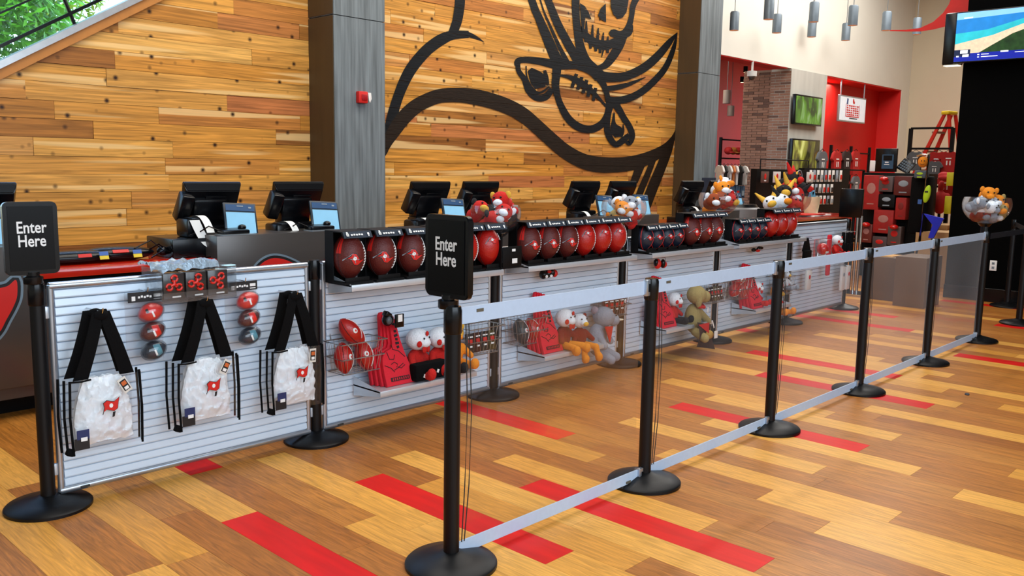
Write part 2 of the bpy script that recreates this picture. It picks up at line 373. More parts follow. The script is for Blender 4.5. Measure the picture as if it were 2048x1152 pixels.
for i, (xa, xe, z, dy) in enumerate(wp):
    if i < 298:
        mb = MB().m(MW)
        if wplank(mb, xa, xe, z, dy, xa, z): mb.build('plank', wall, False, (xa, WY + dy, z))
mb = MB().m(MW)
for (xa, xe, z, dy) in wp[298:]: wplank(mb, xa, xe, z, dy)
if len(mb.b.faces):
    o = mb.build('wall_planks', wall, False, (0, WY, 0)); o['kind'] = 'stuff'
    a = o.data.attributes.new('rnd', 'FLOAT', 'FACE'); v = [];
    for i, p_ in enumerate(o.data.polygons): v.append((round(p_.center.z / pz) * .37 + round(p_.center.x / 1.6) * .23) % 1)
    a.data.foreach_set('value', v)
# window_1: sloping frame, glass, mullions
win = struct(MB().m(mat('window_frame_metal', '#c9ccd0', .3, .7)).prism([(-.6, WY - .08, sl * -.6 + ic + .015), ((6.4 - ic) / sl, WY - .08, 6.415), ((6.4 - ic) / sl - .05, WY - .08, 6.435), (-.63, WY - .08, sl * -.6 + ic + .062)], (0, .16, 0)), 'window_1')
tm = MB().m(mat('honey_trim', '#b8772f', .5)).prism([(-.6, WY - .05, sl * -.6 + ic - .07), ((6.4 - ic) / sl, WY - .05, 6.33), ((6.4 - ic) / sl, WY - .05, 6.415), (-.6, WY - .05, sl * -.6 + ic + .02)], (0, .1, 0)); struct(tm, 'window_sill', win)
mb = MB().m(clear('window_glass', '#f4fbfa', .3, .01, .02)); mb.prism([(-.6, WY + .1, sl * -.6 + ic + .05), (3.9, WY + .1, sl * 3.9 + ic + .05), (3.9, WY + .1, 6.4), (-.6, WY + .1, 6.4)], (0, .012, 0)); struct(mb, 'pane', win)
mb = MB().m(black)
sx_, sz_ = 1 / math.hypot(1, sl), sl / math.hypot(1, sl)
for offz in (.16, .42):
    mb.prism([(-.6, WY + .06, sl * -.6 + ic + offz), (4.4, WY + .06, sl * 4.4 + ic + offz), (4.4, WY + .06, sl * 4.4 + ic + offz + (.03 if offz < .2 else .018)), (-.6, WY + .06, sl * -.6 + ic + offz + (.03 if offz < .2 else .018))], (0, .04, 0))
q = atY(122, 60, WY + .08); mb.tube([(q.x + .12, WY + .08, sl * (q.x + .12) + ic + .05), (q.x - .55, WY + .08, sl * (q.x - .55) + ic + 2.2)], .016)
struct(mb, 'mullion', win)
# garden beyond
def foliage(name, c, R, n, col, label, seed):
    r = random.Random(seed); t = thing(name, label, 'tree', (c[0], c[1], -1))
    mb = MB().m(mat('leaf_' + col, '#' + col, .5, var=.35, scale=3)); V = []; F = []
    for i in range(n):
        d = Vector((r.gauss(0, 1), r.gauss(0, 1), r.gauss(0, 1))).normalized() * R * (r.random() ** .33)
        p = Vector(c) + Vector((d.x, d.y, d.z * 1.1)) - Vector((c[0], c[1], -1)); a = Vector((r.gauss(0, 1), r.gauss(0, 1), r.gauss(0, 1))).normalized(); b = a.orthogonal().normalized(); s_ = r.uniform(.05, .12)
        q = [p - a * s_, p + b * s_ * .4, p + a * s_, p - b * s_ * .4]; k = len(V); V += q; F.append((k, k + 1, k + 2, k + 3))
    me = bpy.data.meshes.new('crown'); me.from_pydata(V, [], F); me.materials.append(mb.ms[0]); mb.b.free()
    o = bpy.data.objects.new('crown', me); C.objects.link(o); o.parent = t
    MB().m(mat('bark', '#4a3524', .9)).cone((0, 0, 0), (0, 0, c[2] + 1), .16, .09, 10).build('trunk', t)
foliage('tree', (4.1, 14.4, 4.0), 1.3, 6500, '5cb01c', 'leafy bright green tree outside at the window corner', 1)
foliage('tree', (5.6, 16.5, 4.9), 1.2, 3000, '9cc02c', 'yellow-green tree outside behind the mullion', 2)
foliage('tree', (8.4, 19, 6.6), 1.0, 700, '4c8a46', 'thin dark green tree outside at the window top', 3)
mb = MB().m(mat('garden_ground', '#6f6a3c', .9, var=.3, scale=2)); mb.box((5, 18, -1.3), (30, 19, .5)); o = struct(mb, 'ground_outside')
hd = thing('hedge', 'yellow-green clipped hedge outside below the trees', 'hedge', (3.6, 12.3, -1)); mb = MB().m(mat('hedge_leaf', '#c4a81c', .8, var=.4, scale=9, bump=.5)); mb.box((.4, 0, 1.7), (5.4, .8, 3.4), bev=.1); mb.build('foliage', hd)

# mural painted on the planks
paint = mat('mural_paint', '#111418', .55, var=.5, scale=9, stretch=(.5, 1, 6), bump=.3, spec=.2)
paint2 = mat('mural_paint_worn', '#21170f', .6, var=.5, scale=12, stretch=(.6, 1, 7), bump=.3, spec=.2)
def Z8(pts): return [(740 + x / 2.844, y / 2.844) + ((w_ / 2.844,) if True else ()) for x, y, w_ in pts]
ST = [
 [(510, -40, 58), (508, 30, 58), (496, 110, 56), (480, 160, 54), (462, 205, 50)],
 [(560, 195, 40), (470, 200, 52), (410, 222, 64), (345, 265, 66), (288, 320, 66), (230, 395, 66), (188, 475, 62), (155, 560, 58), (128, 650, 60), (108, 740, 62), (80, 840, 55), (60, 880, 50)],
 [(490, 186, 26), (545, 193, 30), (600, 213, 20), (645, 238, 2)],
 [(60, 880, 50), (95, 810, 60), (135, 745, 75), (185, 675, 82), (250, 612, 82), (320, 572, 80), (400, 545, 80), (500, 540, 82), (600, 552, 90), (700, 577, 88), (790, 610, 86), (870, 655, 84), (950, 722, 80), (1030, 795, 80), (1110, 862, 82), (1200, 912, 85), (1290, 935, 90), (1400, 938, 85), (1500, 925, 80), (1600, 890, 68), (1680, 840, 48), (1725, 780, 24), (1745, 725, 10)],
 [(1545, 915, 52), (1525, 970, 48), (1500, 1035, 42)],
 [(1612, 905, 30), (1582, 980, 34), (1540, 1080, 38), (1512, 1160, 38)],
 [(1715, 800, 30), (1690, 860, 50), (1650, 960, 56), (1605, 1070, 60), (1565, 1170, 62)],
 [(905, -40, 42), (935, 50, 44), (962, 110, 46), (1012, 230, 58), (1045, 310, 62), (1072, 365, 66)],
 [(955, -40, 8), (985, 60, 10), (1022, 145, 14), (1072, 260, 22), (1120, 355, 30)],
 [(995, -40, 40), (1030, 50, 44), (1065, 135, 46), (1122, 245, 50), (1165, 320, 52), (1195, 370, 56)],
 [(1168, -40, 46), (1168, 50, 44), (1172, 120, 42), (1182, 205, 46), (1198, 280, 52), (1230, 345, 48), (1290, 388, 26)],
 [(1290, 388, 26), (1335, 372, 40), (1375, 325, 50), (1415, 260, 52), (1442, 200, 44), (1470, 150, 36), (1486, 90, 30), (1495, 30, 34), (1530, -40, 40)],
 [(1362, 178, 22), (1380, 188, 46), (1420, 198, 44), (1465, 182, 50), (1480, 140, 30)],
 [(1200, 150, 18), (1208, 180, 34), (1245, 222, 46), (1300, 252, 52), (1355, 255, 54), (1392, 228, 30), (1408, 205, 8)],
 [(1228, 118, 5), (1228, 200, 15)], [(1265, 140, 5), (1260, 225, 15)], [(1296, 160, 5), (1290, 240, 15)], [(1326, 185, 5), (1318, 250, 15)], [(1352, 205, 5), (1346, 255, 14)],
 [(1222, 190, 14), (1226, 240, 12)], [(1250, 225, 16), (1252, 277, 10)], [(1280, 245, 16), (1282, 292, 10)], [(1308, 250, 16), (1306, 302, 10)], [(1345, 255, 18), (1350, 302, 10)], [(1326, 280, 8), (1314, 328, 3)],
 [(830, 375, 22), (838, 348, 34), (880, 340, 36), (960, 348, 42), (1070, 368, 54), (1180, 372, 44), (1255, 390, 62), (1305, 435, 72)],
 [(838, 345, 30), (842, 400, 28), (875, 450, 32), (905, 515, 46), (950, 555, 42), (1000, 548, 40), (1032, 505, 30)],
 [(885, 375, 7), (890, 440, 9), (920, 500, 12), (962, 528, 12), (1018, 492, 9)],
 [(905, 395, 30), (950, 450, 90), (965, 500, 60)], [(990, 400, 18), (1000, 440, 24), (1010, 485, 16)],
 [(1062, 368, 55), (1058, 420, 48), (1052, 480, 44), (1062, 540, 36), (1085, 605, 38), (1130, 680, 44), (1190, 725, 46), (1255, 735, 44), (1315, 705, 42), (1345, 650, 32), (1352, 580, 28), (1336, 505, 32), (1300, 445, 40), (1240, 402, 34), (1170, 378, 30)],
 [(1075, 430, 8), (1110, 432, 20), (1150, 445, 30), (1205, 478, 40), (1255, 515, 30), (1300, 560, 18), (1345, 610, 14)],
 [(1172, 420, 14), (1145, 500, 14)], [(1202, 438, 14), (1178, 510, 14)], [(1230, 455, 14), (1208, 530, 14)], [(1254, 480, 14), (1236, 550, 14)], [(1280, 500, 14), (1266, 576, 12)],
 [(1300, 432, 60), (1360, 440, 56), (1430, 438, 50), (1500, 415, 50), (1570, 375, 50), (1640, 312, 46), (1700, 240, 34), (1745, 185, 3)],
 [(1745, 185, 3), (1722, 280, 26), (1680, 380, 34), (1622, 452, 38), (1545, 520, 40), (1465, 560, 42), (1390, 572, 42), (1340, 560, 34)],
 [(1318, 506, 28), (1400, 497, 30), (1480, 475, 22), (1565, 438, 3)],
 [(1372, 572, 46), (1405, 610, 40), (1440, 670, 36), (1475, 725, 34), (1488, 775, 34), (1472, 815, 26), (1448, 800, 16)],
 [(1372, 572, 40), (1352, 650, 34), (1345, 735, 34), (1362, 785, 36), (1395, 822, 34), (1440, 795, 36), (1470, 765, 24)],
 [(1385, 640, 10), (1382, 690, 20), (1385, 720, 46), (1400, 750, 72), (1405, 780, 30)], [(1436, 705, 5), (1437, 745, 14), (1425, 780, 14)],
]
polys = [[(1366, -20), (1366, 40), (1380, 82), (1403, 108), (1432, 102), (1455, 70), (1463, 25), (1470, -20)], [(1337, 20), (1339, 128), (1310, 112), (1292, 88), (1308, 48)], [(1190, 18), (1218, 35), (1240, 70), (1256, 112), (1222, 98), (1215, 150), (1206, 195), (1196, 120)]]
mural = thing('wall_mural', 'large black painted flag outline with skull, crossed swords and football on the plank wall', 'mural', (0, WY, 0))
bm = bmesh.new()
def addface(q2, lay=0):
    vs = [bm.verts.new((atY(x, y, WY).x, -lay * .00012, atY(x, y, WY).z)) for x, y in q2]
    try: bm.faces.new(vs).material_index = 1 if lay in (3, 4, 5, 6) else 0
    except ValueError: pass
for si, st in enumerate(ST):
    if len(st) == 2 and si > 10: st = [(a_, b_, w_ * 1.45) for a_, b_, w_ in st]
    Lf, Rt = stroke(Z8(st))
    for i in range(len(Lf) - 1): addface([Lf[i], Lf[i + 1], Rt[i + 1], Rt[i]], si)
for pl in polys: addface([(740 + x / 2.844, y / 2.844) for x, y in pl], 60)
for row in range(0, 42):                                # cut the paint along the plank joints
    for z in (z0 + row * pz - .003, z0 + row * pz):
        bmesh.ops.bisect_plane(bm, geom=bm.verts[:] + bm.edges[:] + bm.faces[:], plane_co=(0, 0, z), plane_no=(0, 0, 1))
dele = [f for f in bm.faces if (f.calc_center_median().z - z0) % pz > pz - .003 or f.calc_area() < 1e-9]
bmesh.ops.delete(bm, geom=dele, context='FACES')
me = bpy.data.meshes.new('paint'); bm.to_mesh(me); bm.free(); me.materials.append(paint); me.materials.append(paint2)
o = bpy.data.objects.new('paint', me); C.objects.link(o); o.parent = mural; o.location = (0, -.0065, 0)

# ---- pillars
def pillar(xa, xb, yf, n, seamz):
    mb = MB().m(conc); mb.box(((xa + xb) / 2, (yf + WY) / 2, seamz / 2 - .004), (xb - xa, WY - yf, seamz - .008)); mb.box(((xa + xb) / 2, (yf + WY) / 2, (seamz + 6.4) / 2), (xb - xa, WY - yf, 6.4 - seamz))
    mb.m(matte).box(((xa + xb) / 2, (yf + WY) / 2 + .01, seamz - .004), (xb - xa - .02, WY - yf - .02, .016))
    mb.m(mat('side_shade_brown', '#4b3a22', .6, var=.12, scale=4, stretch=(3, 3, .3))); mb.box((xa - .004, (yf + WY) / 2 + .004, seamz / 2 - .006), (.008, WY - yf - .012, seamz - .012)); mb.box((xa - .004, (yf + WY) / 2 + .004, (seamz + 6.4) / 2 + .003), (.008, WY - yf - .012, 6.39 - seamz))  # shade and reflected wood put into the colour of the left side
    return struct(mb, n)
sea = atY(700, 33, 7.56).z
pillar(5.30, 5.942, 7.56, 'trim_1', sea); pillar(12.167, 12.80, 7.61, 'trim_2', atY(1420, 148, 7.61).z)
# ---- white wall with two openings, concrete column, red alcoves
ZT = 3.42
mb = MB().m(wallwhite); mb.box((17.6, WY + .15, (ZT + 6.4) / 2), (9.6, .3, 6.4 - ZT)); mb.box((21.95, WY + .15, ZT / 2), (.5, .3, ZT)); mb.box((13.1, WY + .15, 3.2), (.6, .3, 6.4))
struct(mb, 'wall_far')
mb = MB().m(mat('pale_concrete', '#b9b7ae', .7, var=.1, scale=3, stretch=(2, 1, .4))); mb.box((16.83, WY + .2, ZT / 2), (1.56, .42, ZT)); struct(mb, 'wall_column')
# brick return face of the column, built of bricks
bk = MB().m(mat('mortar', '#8d7466', .9)); bk.box((16.11, 8.5, ZT / 2), (.1, 1.0, ZT)); bw = struct(bk, 'wall_brick')
bricks = [mat('brick_%d' % i, c, .85, var=.15, scale=30) for i, c in enumerate(['#7e5a49', '#785442', '#84604e', '#54392e'])]
V = []; mb = MB(); rb = random.Random(5)
BH = .052
for j in range(int(ZT / BH)):
    off = (.11 if j % 2 else 0)
    for k in range(-1, 5):
        ya = max(8.0, 8.0 + k * .22 + off); yb = min(9.0, 8.0 + (k + 1) * .22 + off - .01)
        if yb - ya > .02: mb.m(bricks[rb.choice([0, 0, 0, 1, 1, 1, 2, 2, 2, 2, 3])]); mb.box((16.056 - rb.random() * .003, (ya + yb) / 2, (j + .5) * BH), (.02, yb - ya, BH - .008))
o = mb.build('bricks', bw, False); o['kind'] = 'stuff'
mb = MB().m(wallred); mb.box((18.5, 12.2, 2.4), (17, .2, 4.8)); mb.box((14.6, 8.16, ZT - .006), (2.6, .3, .02)); mb.box((26.9, 10.2, 2.4), (.2, 4.2, 4.8)); struct(mb, 'wall_red')
mb = MB().m(wallred); mb.box((19.6, 8.56, ZT / 2), (4.2, .1, ZT)); mb.box((19.65, 8.26, ZT - .01), (4.1, .5, .03)); mb.box((21.685, 8.26, ZT / 2), (.03, .5, ZT)); struct(mb, 'wall_alcove')
mb = MB().m(mat('warm_ceiling', '#b86a35', .7)); mb.box((19.5, 10.3, 4.4), (15, 4, .08)); struct(mb, 'ceiling_2')
mb = MB().m(wallbeige); mb.box((22.3, 5.6, 3.2), (.2, 5.2, 6.4)); struct(mb, 'wall_side')
mb = MB().m(mat('beam_brown', '#2a211a', .7)); mb.box((22.05, 5.2, 5.6), (.3, 3.6, .9)); b_ = struct(mb, 'beam')
mb = MB().m(mat('ceiling_dark', '#8d8a84', .8)); mb.box((8.5, 1.1, 6.5), (31, 14.6, .1)); mb.m(wallbeige); mb.box((22.45, -1.5, 3.2), (.2, 9.4, 6.4)); struct(mb, 'ceiling')
mb = MB().m(wallwhite); mb.box((4, -6.1, 3.2), (40, .2, 6.4)); struct(mb, 'wall_front')
mb = MB().m(wallwhite); mb.box((-6.1, 1, 3.2), (.2, 14.4, 6.4)); mb.box((-3.4, WY + .12, 3.2), (5.6, .2, 6.4)); struct(mb, 'wall_left')
# ---- black wall at the right
mb = MB().m(mat('black_wall', '#020202', .8, spec=.05)); mb.box((11.5, -.65, 3.2), (.4, 8.26, 6.4)); bwall = struct(mb, 'wall_right')
mb = MB().m(black); mb.box((11.285, -.65, .08), (.03, 8.26, .16), bev=.004); struct(mb, 'baseboard_right')

# ================================================================ COUNTER
ctr = thing('service_counter', 'long grey laminate service counter with red top and raised blocks before the plank wall', 'counter', (0, 5.5, 0))
mb = MB().m(counter_grey); mb.box((6.0, .38, .43), (14.6, .84, .62)); mb.build('front_panel', ctr, False)
mb = MB().m(counter_red); mb.box((6.0, .40, .825), (14.7, .91, .05), bev=.006); mb.build('worktop', ctr)
mb = MB().m(matte); mb.box((6.0, .45, .76), (14.55, .8, .05)); mb.box((6.0, .5, .06), (14.5, .75, .12)); mb.build('kickboard', ctr, False)
BL = [(.55, 1.76), (2.86, 3.84), (4.86, 5.86), (6.98, 8.02), (9.0, 10.05)]
for a_, b_ in BL:
    mb = MB().m(counter_grey); mb.box(((a_ + b_) / 2, .14, .595), (b_ - a_, .41, .81), bev=.003); mb.build('raised_block', ctr)
# flag emblems on the counter front (black and grey outline, red field)
def emblem(name, pts, parent):
    n_ = len(pts); sm = []
    for i in range(n_):
        p0, p1, p2, p3 = pts[i - 1], pts[i], pts[(i + 1) % n_], pts[(i + 2) % n_]
        for k in range(4):
            q_ = k / 4; sm.append(tuple(.5 * (2 * p1[a] + (p2[a] - p0[a]) * q_ + (2 * p0[a] - 5 * p1[a] + 4 * p2[a] - p3[a]) * q_ * q_ + (3 * p1[a] - p0[a] - 3 * p2[a] + p3[a]) * q_ ** 3) for a in (0, 1)))
    pts = sm
    P = [atY(x, y, 5.43) for x, y in pts]; c = sum(P, Vector()) / len(P)
    for k, (m_, s_) in enumerate(((mat('emblem_grey', '#6d8291', .5), .032), (dkprint, .018), (redprint, 0))):
        Q = []
        n = len(P)
        for i, p in enumerate(P):
            t = (P[(i + 1) % n] - P[i - 1]); nn = Vector((t.z, 0, -t.x)).normalized()
            if nn.dot(p - c) < 0: nn = -nn
            Q.append(p + nn * s_ - Vector((0, 5.5 + .002 * k, 0)))
        MB().m(m_).prism(Q, (0, .004, 0)).build('flag_emblem', parent, False)
emblem('flag', [(-90, 640), (-60, 590), (-10, 578), (15, 572), (32, 560), (34, 590), (27, 612), (12, 640), (-2, 665), (-30, 690), (-70, 700)], ctr)
emblem('flag', [(512, 545), (522, 528), (542, 517), (565, 518), (590, 528), (612, 540), (634, 538), (647, 526), (652, 512), (656, 530), (654, 580), (600, 590), (560, 575), (520, 580)], ctr)

# ================================================================ POS TERMINALS
def pos(loc, label, kind):
    """kind 0: on a cash drawer on the low top, printer left; 1: behind the block, printer in front"""
    t = thing('cash_register', label, 'cash register', loc, 0, 'cash registers on the counter')
    # monitor seen from behind, leaning towards the clerk (+Y side)
    R = RX(math.radians(24))
    mb = MB().m(black)
    def ring(sx, y, zt, zb): return [R @ Vector((x, y, z)) + Vector((0, 0, .5)) for x, z in ((-sx, zt), (sx, zt), (sx * .93, zb), (-sx * .93, zb))]
    vs = [mb.b.verts.new(p) for p in ring(.205, .012, 0, -.26) + ring(.205, -.012, 0, -.26) + ring(.185, -.05, -.045, -.235)]
    mb.b.faces.new(vs[3::-1]); mb.b.faces.new(vs[8:12])
    for k in (0, 4):
        for q in range(4): mb.b.faces.new((vs[k + q], vs[k + (q + 1) % 4], vs[k + 4 + (q + 1) % 4], vs[k + 4 + q]))
    mb._tag(None, mb.b.faces[:]); bmesh.ops.bevel(mb.b, geom=mb.b.edges[:], offset=.005, segments=2, affect='EDGES'); mb.build('monitor_back', t)
    mb = MB().m(mat('screen_dark', '#10151c', .1)); mb.box(R @ Vector((0, .014, -.13)) + Vector((0, 0, .5)), (.35, .004, .2), R); mb.build('screen', t)
    mb = MB().m(black); mb.box(R @ Vector((.02, -.055, -.11)) + Vector((0, 0, .5)), (.15, .012, .05), R, .004); mb.box((-.02, .06, .28), (.24, .12, .24), RX(.3), .02); mb.box((-.02, .04, .1), (.3, .16, .2), None, .02); mb.build('stand', t)
    mb = MB().m(black); mb.box((-.205, -.0, .33), (.09, .1, .2), R @ RY(.16), .015); mb.build('card_reader', t)
    R2 = RX(math.radians(-20)) @ RY(.06); dc = Vector((.13, -.16, .245))
    mb = MB().m(mat('display_case', '#1d2a36', .3)); mb.box(dc, (.235, .02, .235), R2, .006); d = mb.build('customer_display', t)
    mb = MB().m(screenblue); mb.box(dc + R2 @ Vector((0, -.0115, -.028)), (.205, .004, .15), R2)
    mb.build('display_screen', d)
    mb = MB().m(mat('display_header', '#2c4f78', .4)); mb.box(dc + R2 @ Vector((0, -.0115, .081)), (.205, .004, .045), R2)
    mb.m(grey); mb.box(dc + R2 @ Vector((0, -.014, .092)), (.045, .003, .008), R2); mb.box(dc + R2 @ Vector((.07, -.014, .083)), (.02, .003, .012), R2); mb.build('display_header', d)
    return t
def printer(loc, label, sc=1):
    t = thing('receipt_printer', label, 'printer', loc, 0, 'receipt printers on the counter')
    mb = MB().m(black); mb.box((0, 0, .065), (.14, .18, .13), bev=.02); mb.build('body', t)
    mb = MB().m(mat('printer_lid', '#1b1f24', .3)); mb.box((.02, -.02, .128), (.1, .13, .012), bev=.004); mb.build('lid', t)
    mb = MB().m(paper); mb.grid(lambda u, v: Vector((.015 + (v - .5) * .055 + u * .05, -.02 - .13 * u ** .7, .14 + .03 * math.sin(u * 2.2) - .13 * u * u)), 10, 2); mb.build('receipt', t)
    return t
PP = [(3.02, 5.80, .85, 0), (3.72, 5.80, .85, 1), (5.04, 5.80, .85, 1), (5.65, 5.80, .85, 1), (7.17, 5.80, .85, 1), (7.82, 5.80, .85, 1), (9.22, 5.80, .85, 1), (9.86, 5.80, .85, 1), (1.56, 5.80, .85, 0)]
PL_ = ['cash register with its light blue display over the long white receipt', 'cash register beside the concrete pillar foot', 'cash register showing half its light blue display above the front sign', 'cash register half hidden by the bowl of red and black plush',
       'cash register over the red footballs of the second football shelf', 'cash register behind the bowl of grey plush', 'cash register at the foot of the far pillar', 'cash register behind the orange and white plush', 'cash register cut by the picture edge behind the entry sign']
P0 = Proto(pos((0, 0, 0), '', 0))
for (x, y, z, k), lb in zip(PP, PL_): P0.at((x, y - .02, z), 'black ' + lb, rz=-.12)
Q0 = Proto(printer((0, 0, 0), ''))
for x, y, z, lb in [(2.83, 5.73, .98, 'on the black cash drawer beside the grey block'), (3.50, 5.71, .92, 'beside the second cash register, white paper over its front'), (4.84, 5.74, .9, 'beside the third cash register behind the entry sign'), (6.98, 5.74, .9, 'below the fifth cash register'), (9.05, 5.74, .9, 'below the far pillar cash register')]:
    Q0.at((x, y, z), 'black receipt printer ' + lb, rz=0)
mb = MB().m(black); mb.box((2.83, 5.79, .915), (.4, .4, .13), bev=.008); o = mb.build('cash_till'); tag(o, 'wide black cash drawer under the first receipt printer', 'cash drawer', 'cash drawers')
for x, lb in ((3.50, 'second'), (4.84, 'third'), (6.98, 'fourth'), (9.05, 'fifth')):
    mb = MB().m(black); mb.box((x, 5.80, .885), (.22, .3, .07), bev=.006); tag(mb.build('cash_till'), 'low black cash drawer under the %s receipt printer' % lb, 'cash drawer', 'cash drawers')
# long receipt hanging between printer and display
mb = MB().m(paper); mb.grid(lambda u, v: Vector((2.80 + .12 * u + (v - .5) * .07, 5.62 - .06 * u, 1.10 - .19 * u - .05 * math.sin(u * PI))), 12, 2); tag(mb.build('receipt_strip'), 'long white receipt strip hanging from the first printer', 'receipt')
def terminal():
    t = thing('card_terminal', '', 'card reader', (0, 0, 0), 0, 'card terminals on the raised blocks')
    mb = MB().m(black); mb.box((0, 0, .02), (.2, .11, .035), RX(.1), .01); mb.build('body', t)
    mb = MB().m(mat('tray_grey', '#9aa3aa', .3, .5)); mb.box((0, -.03, .003), (.24, .12, .006)); mb.build('tray', t)
    mb = MB().m(black); mb.tube([(-.1, 0, .03), (-.16, .03, .06), (-.2, .08, .02), (-.26, .1, 0)], .005); mb.build('cable', t); MB().m(black).ell((.08, .02, .045), (.03, .025, .02)).build('scanner_head', t); return t
T0 = Proto(terminal())
for x, lb in ((3.03, 'first cash register'), (3.73, 'second cash register'), (5.5, 'fourth cash register'), (7.35, 'fifth cash register'), (9.5, 'far pillar cash registers')): T0.at((x, 5.53, 1.0), 'black card terminal on the block before the ' + lb)
# scanners in black bags with cables on the red top
t = thing('cable_bundle', 'pile of black scanner bags and cables with red and blue-yellow stickers on red top', 'cables', (2.2, 5.7, .85))
mb = MB().m(black); mb.ell((-.15, 0, .04), (.3, .09, .045)); mb.ell((.1, .02, .045), (.26, .09, .05)); mb.ell((-.3, .03, .035), (.12, .08, .035)); mb.build('bag', t)
mb = MB().m(redprint); mb.box((-.12, -.085, .055), (.08, .004, .022), RX(-.5)); mb.box((.1, -.082, .07), (.1, .004, .022), RX(-.7)); mb.build('red_sticker', t)
for x in (-.01, .2):
    mb = MB().m(mat('sticker_blue', '#3b63a8', .5)); mb.box((x, -.092, .062), (.055, .004, .026), RX(-.4)); mb.m(mat('sticker_yellow', '#d9c02c', .5)); mb.box((x, -.1, .038), (.055, .004, .024), RX(-.4)); mb.build('sticker', t)
mb = MB().m(black); mb.tube([(.3, 0, .05), (.36, -.05, .1), (.42, -.02, .06), (.5, .02, .09), (.6, .05, .12)], .006); mb.ell((.4, -.02, .05), (.04, .03, .03)); mb.tube([(.42, -.04, .05), (.48, -.12, .03), (.58, -.2, .005), (.66, -.17, .005)], .005)
mb.tube([(.2, -.05, .08), (.34, .02, .12), (.38, -.08, .06), (.28, -.12, .02)], .005); mb.build('cord', t)

# ================================================================ STANCHIONS
def stanchion(lbl, grp, h=1.0, base_r=.175, signpost=False):
    t = thing('stanchion', lbl, 'barrier post', (0, 0, 0), 0, grp)
    mb = MB().m(powder); mb.lathe([(base_r, 0), (base_r, .012), (base_r - .008, .02), (base_r * .6, .035), (.05, .048), (.036, .055), (0, .055)], n=40); mb.build('base', t)
    mb = MB().m(powder); mb.lathe([(.03, .05), (.03, h - .03), (.03, h - .03), (0, h - .03)], n=24); mb.build('pole', t)
    mb = MB().m(black); mb.lathe([(.0315, h - .1), (.034, h - .095), (.034, h - .015), (.03, h), (0, h)], n=24); mb.build('cap', t); return t
SX = [1.26, 2.625, 3.99, 5.36, 6.72, 8.09, 9.45]
SY = 3.95
SLB = ['stanchion carrying the entry sign beside the counter', 'stanchion between tote bag panel and first football shelf', 'stanchion below the bowl of red and black plush', 'stanchion below the bowl of grey and tan plush',
       'stanchion below the bowl of orange and white plush', 'stanchion below the bowl of red dragon plush', 'stanchion at the far end of the slat panels']
GS = Proto(stanchion('', 'stanchions holding the slat panels', .985))
for x, lb in zip(SX, SLB): GS.at((x, SY, 0), 'black ' + lb)
QX = [2.131, 3.385, 4.64, 5.92, 7.229, 8.543]; QY = 2.32
QLB = ['queue stanchion carrying the entry sign in the front', 'queue stanchion, second from the front entry sign', 'queue stanchion, third from the front entry sign', 'queue stanchion, fourth from the front entry sign', 'queue stanchion, fifth from the front entry sign', 'queue stanchion under the bowl of tan plush by the black wall']
GQ = Proto(stanchion('', 'stanchions of the queue barrier', .99))
for x, lb in zip(QX, QLB): GQ.at((x, QY, 0), 'black ' + lb)
GQ.at((9.842, 2.3, 0), 'black stanchion cut by the picture edge before the black wall'); GQ.at((11.05, 2.72, 0), 'black stanchion standing against the black wall near the outlet')
# queue barriers: two silver bands with a clear sheet between
for i in range(5):
    a_, b_ = QX[i] + .034, QX[i + 1] - .034
    t = thing('barrier_band', 'silver bands with clear sheet between the %s and %s queue posts from the front' % (ORD[i], ORD[i + 1]), 'barrier', (a_, QY, 0), 0, 'queue barrier bands'); L_ = b_ - a_
    for nm, zc, hh in (('upper_band', .95, .062), ('lower_band', .052, .052)):
        mb = MB().m(belt); mb.box((L_ / 2, 0, zc), (L_, .006, hh)); bd = mb.build(nm, t, False)
        mb = MB().m(alu); mb.box((L_ - .012, -.006, zc), (.03, .02, hh + .014), bev=.003); mb.m(matte).box((L_ - .008, -.018, zc), (.006, .004, hh * .6)); mb.build('end_clip', bd)
        mb = MB().m(mat('slot', '#5b5345', .5)); mb.box((.1 if zc > .5 else L_ - .1, -.004, zc + (.012 if zc > .5 else -.016)), (.035, .004, .012)); mb.build('slot', bd)
    mb = MB().m(sheet)
    mb.grid(lambda u, v: Vector((.02 + (L_ - .045) * u - (.028 * math.sin(v * PI) if u > .93 else 0) + (.02 * math.sin(v * PI) if u < .04 else 0), .003 * math.sin(v * PI) * math.sin(u * 9 + i), .075 + .85 * v)), 28, 14); mb.build('clear_sheet', t)
    mb = MB().m(mat('thin_cord', '#23201c', .6)); mb.tube([(.02, -.012, .92), (.03, -.014, .6), (.022, -.012, .3), (.008, -.012, .08)], .0022); mb.tube([(.035, -.012, .92), (.05, -.016, .6), (.042, -.014, .3), (.022, -.012, .08)], .0022); mb.build('edge_cord', t)
for (a_, b_, lb) in (((8.577, 2.32), (9.81, 2.3), 'black belt from the plush bowl stanchion towards the picture edge'), ((9.876, 2.3), (11.02, 2.7), 'black belt running behind to the outlet stanchion')):
    mb = MB().m(bbelt); v = Vector((b_[0] - a_[0], b_[1] - a_[1], 0)); mb.prism([(a_[0], a_[1], .915), (b_[0], b_[1], .915), (b_[0], b_[1], .965), (a_[0], a_[1], .965)], (0, .004, 0)); tag(mb.build('barrier_belt', None, False), lb, 'barrier belt')
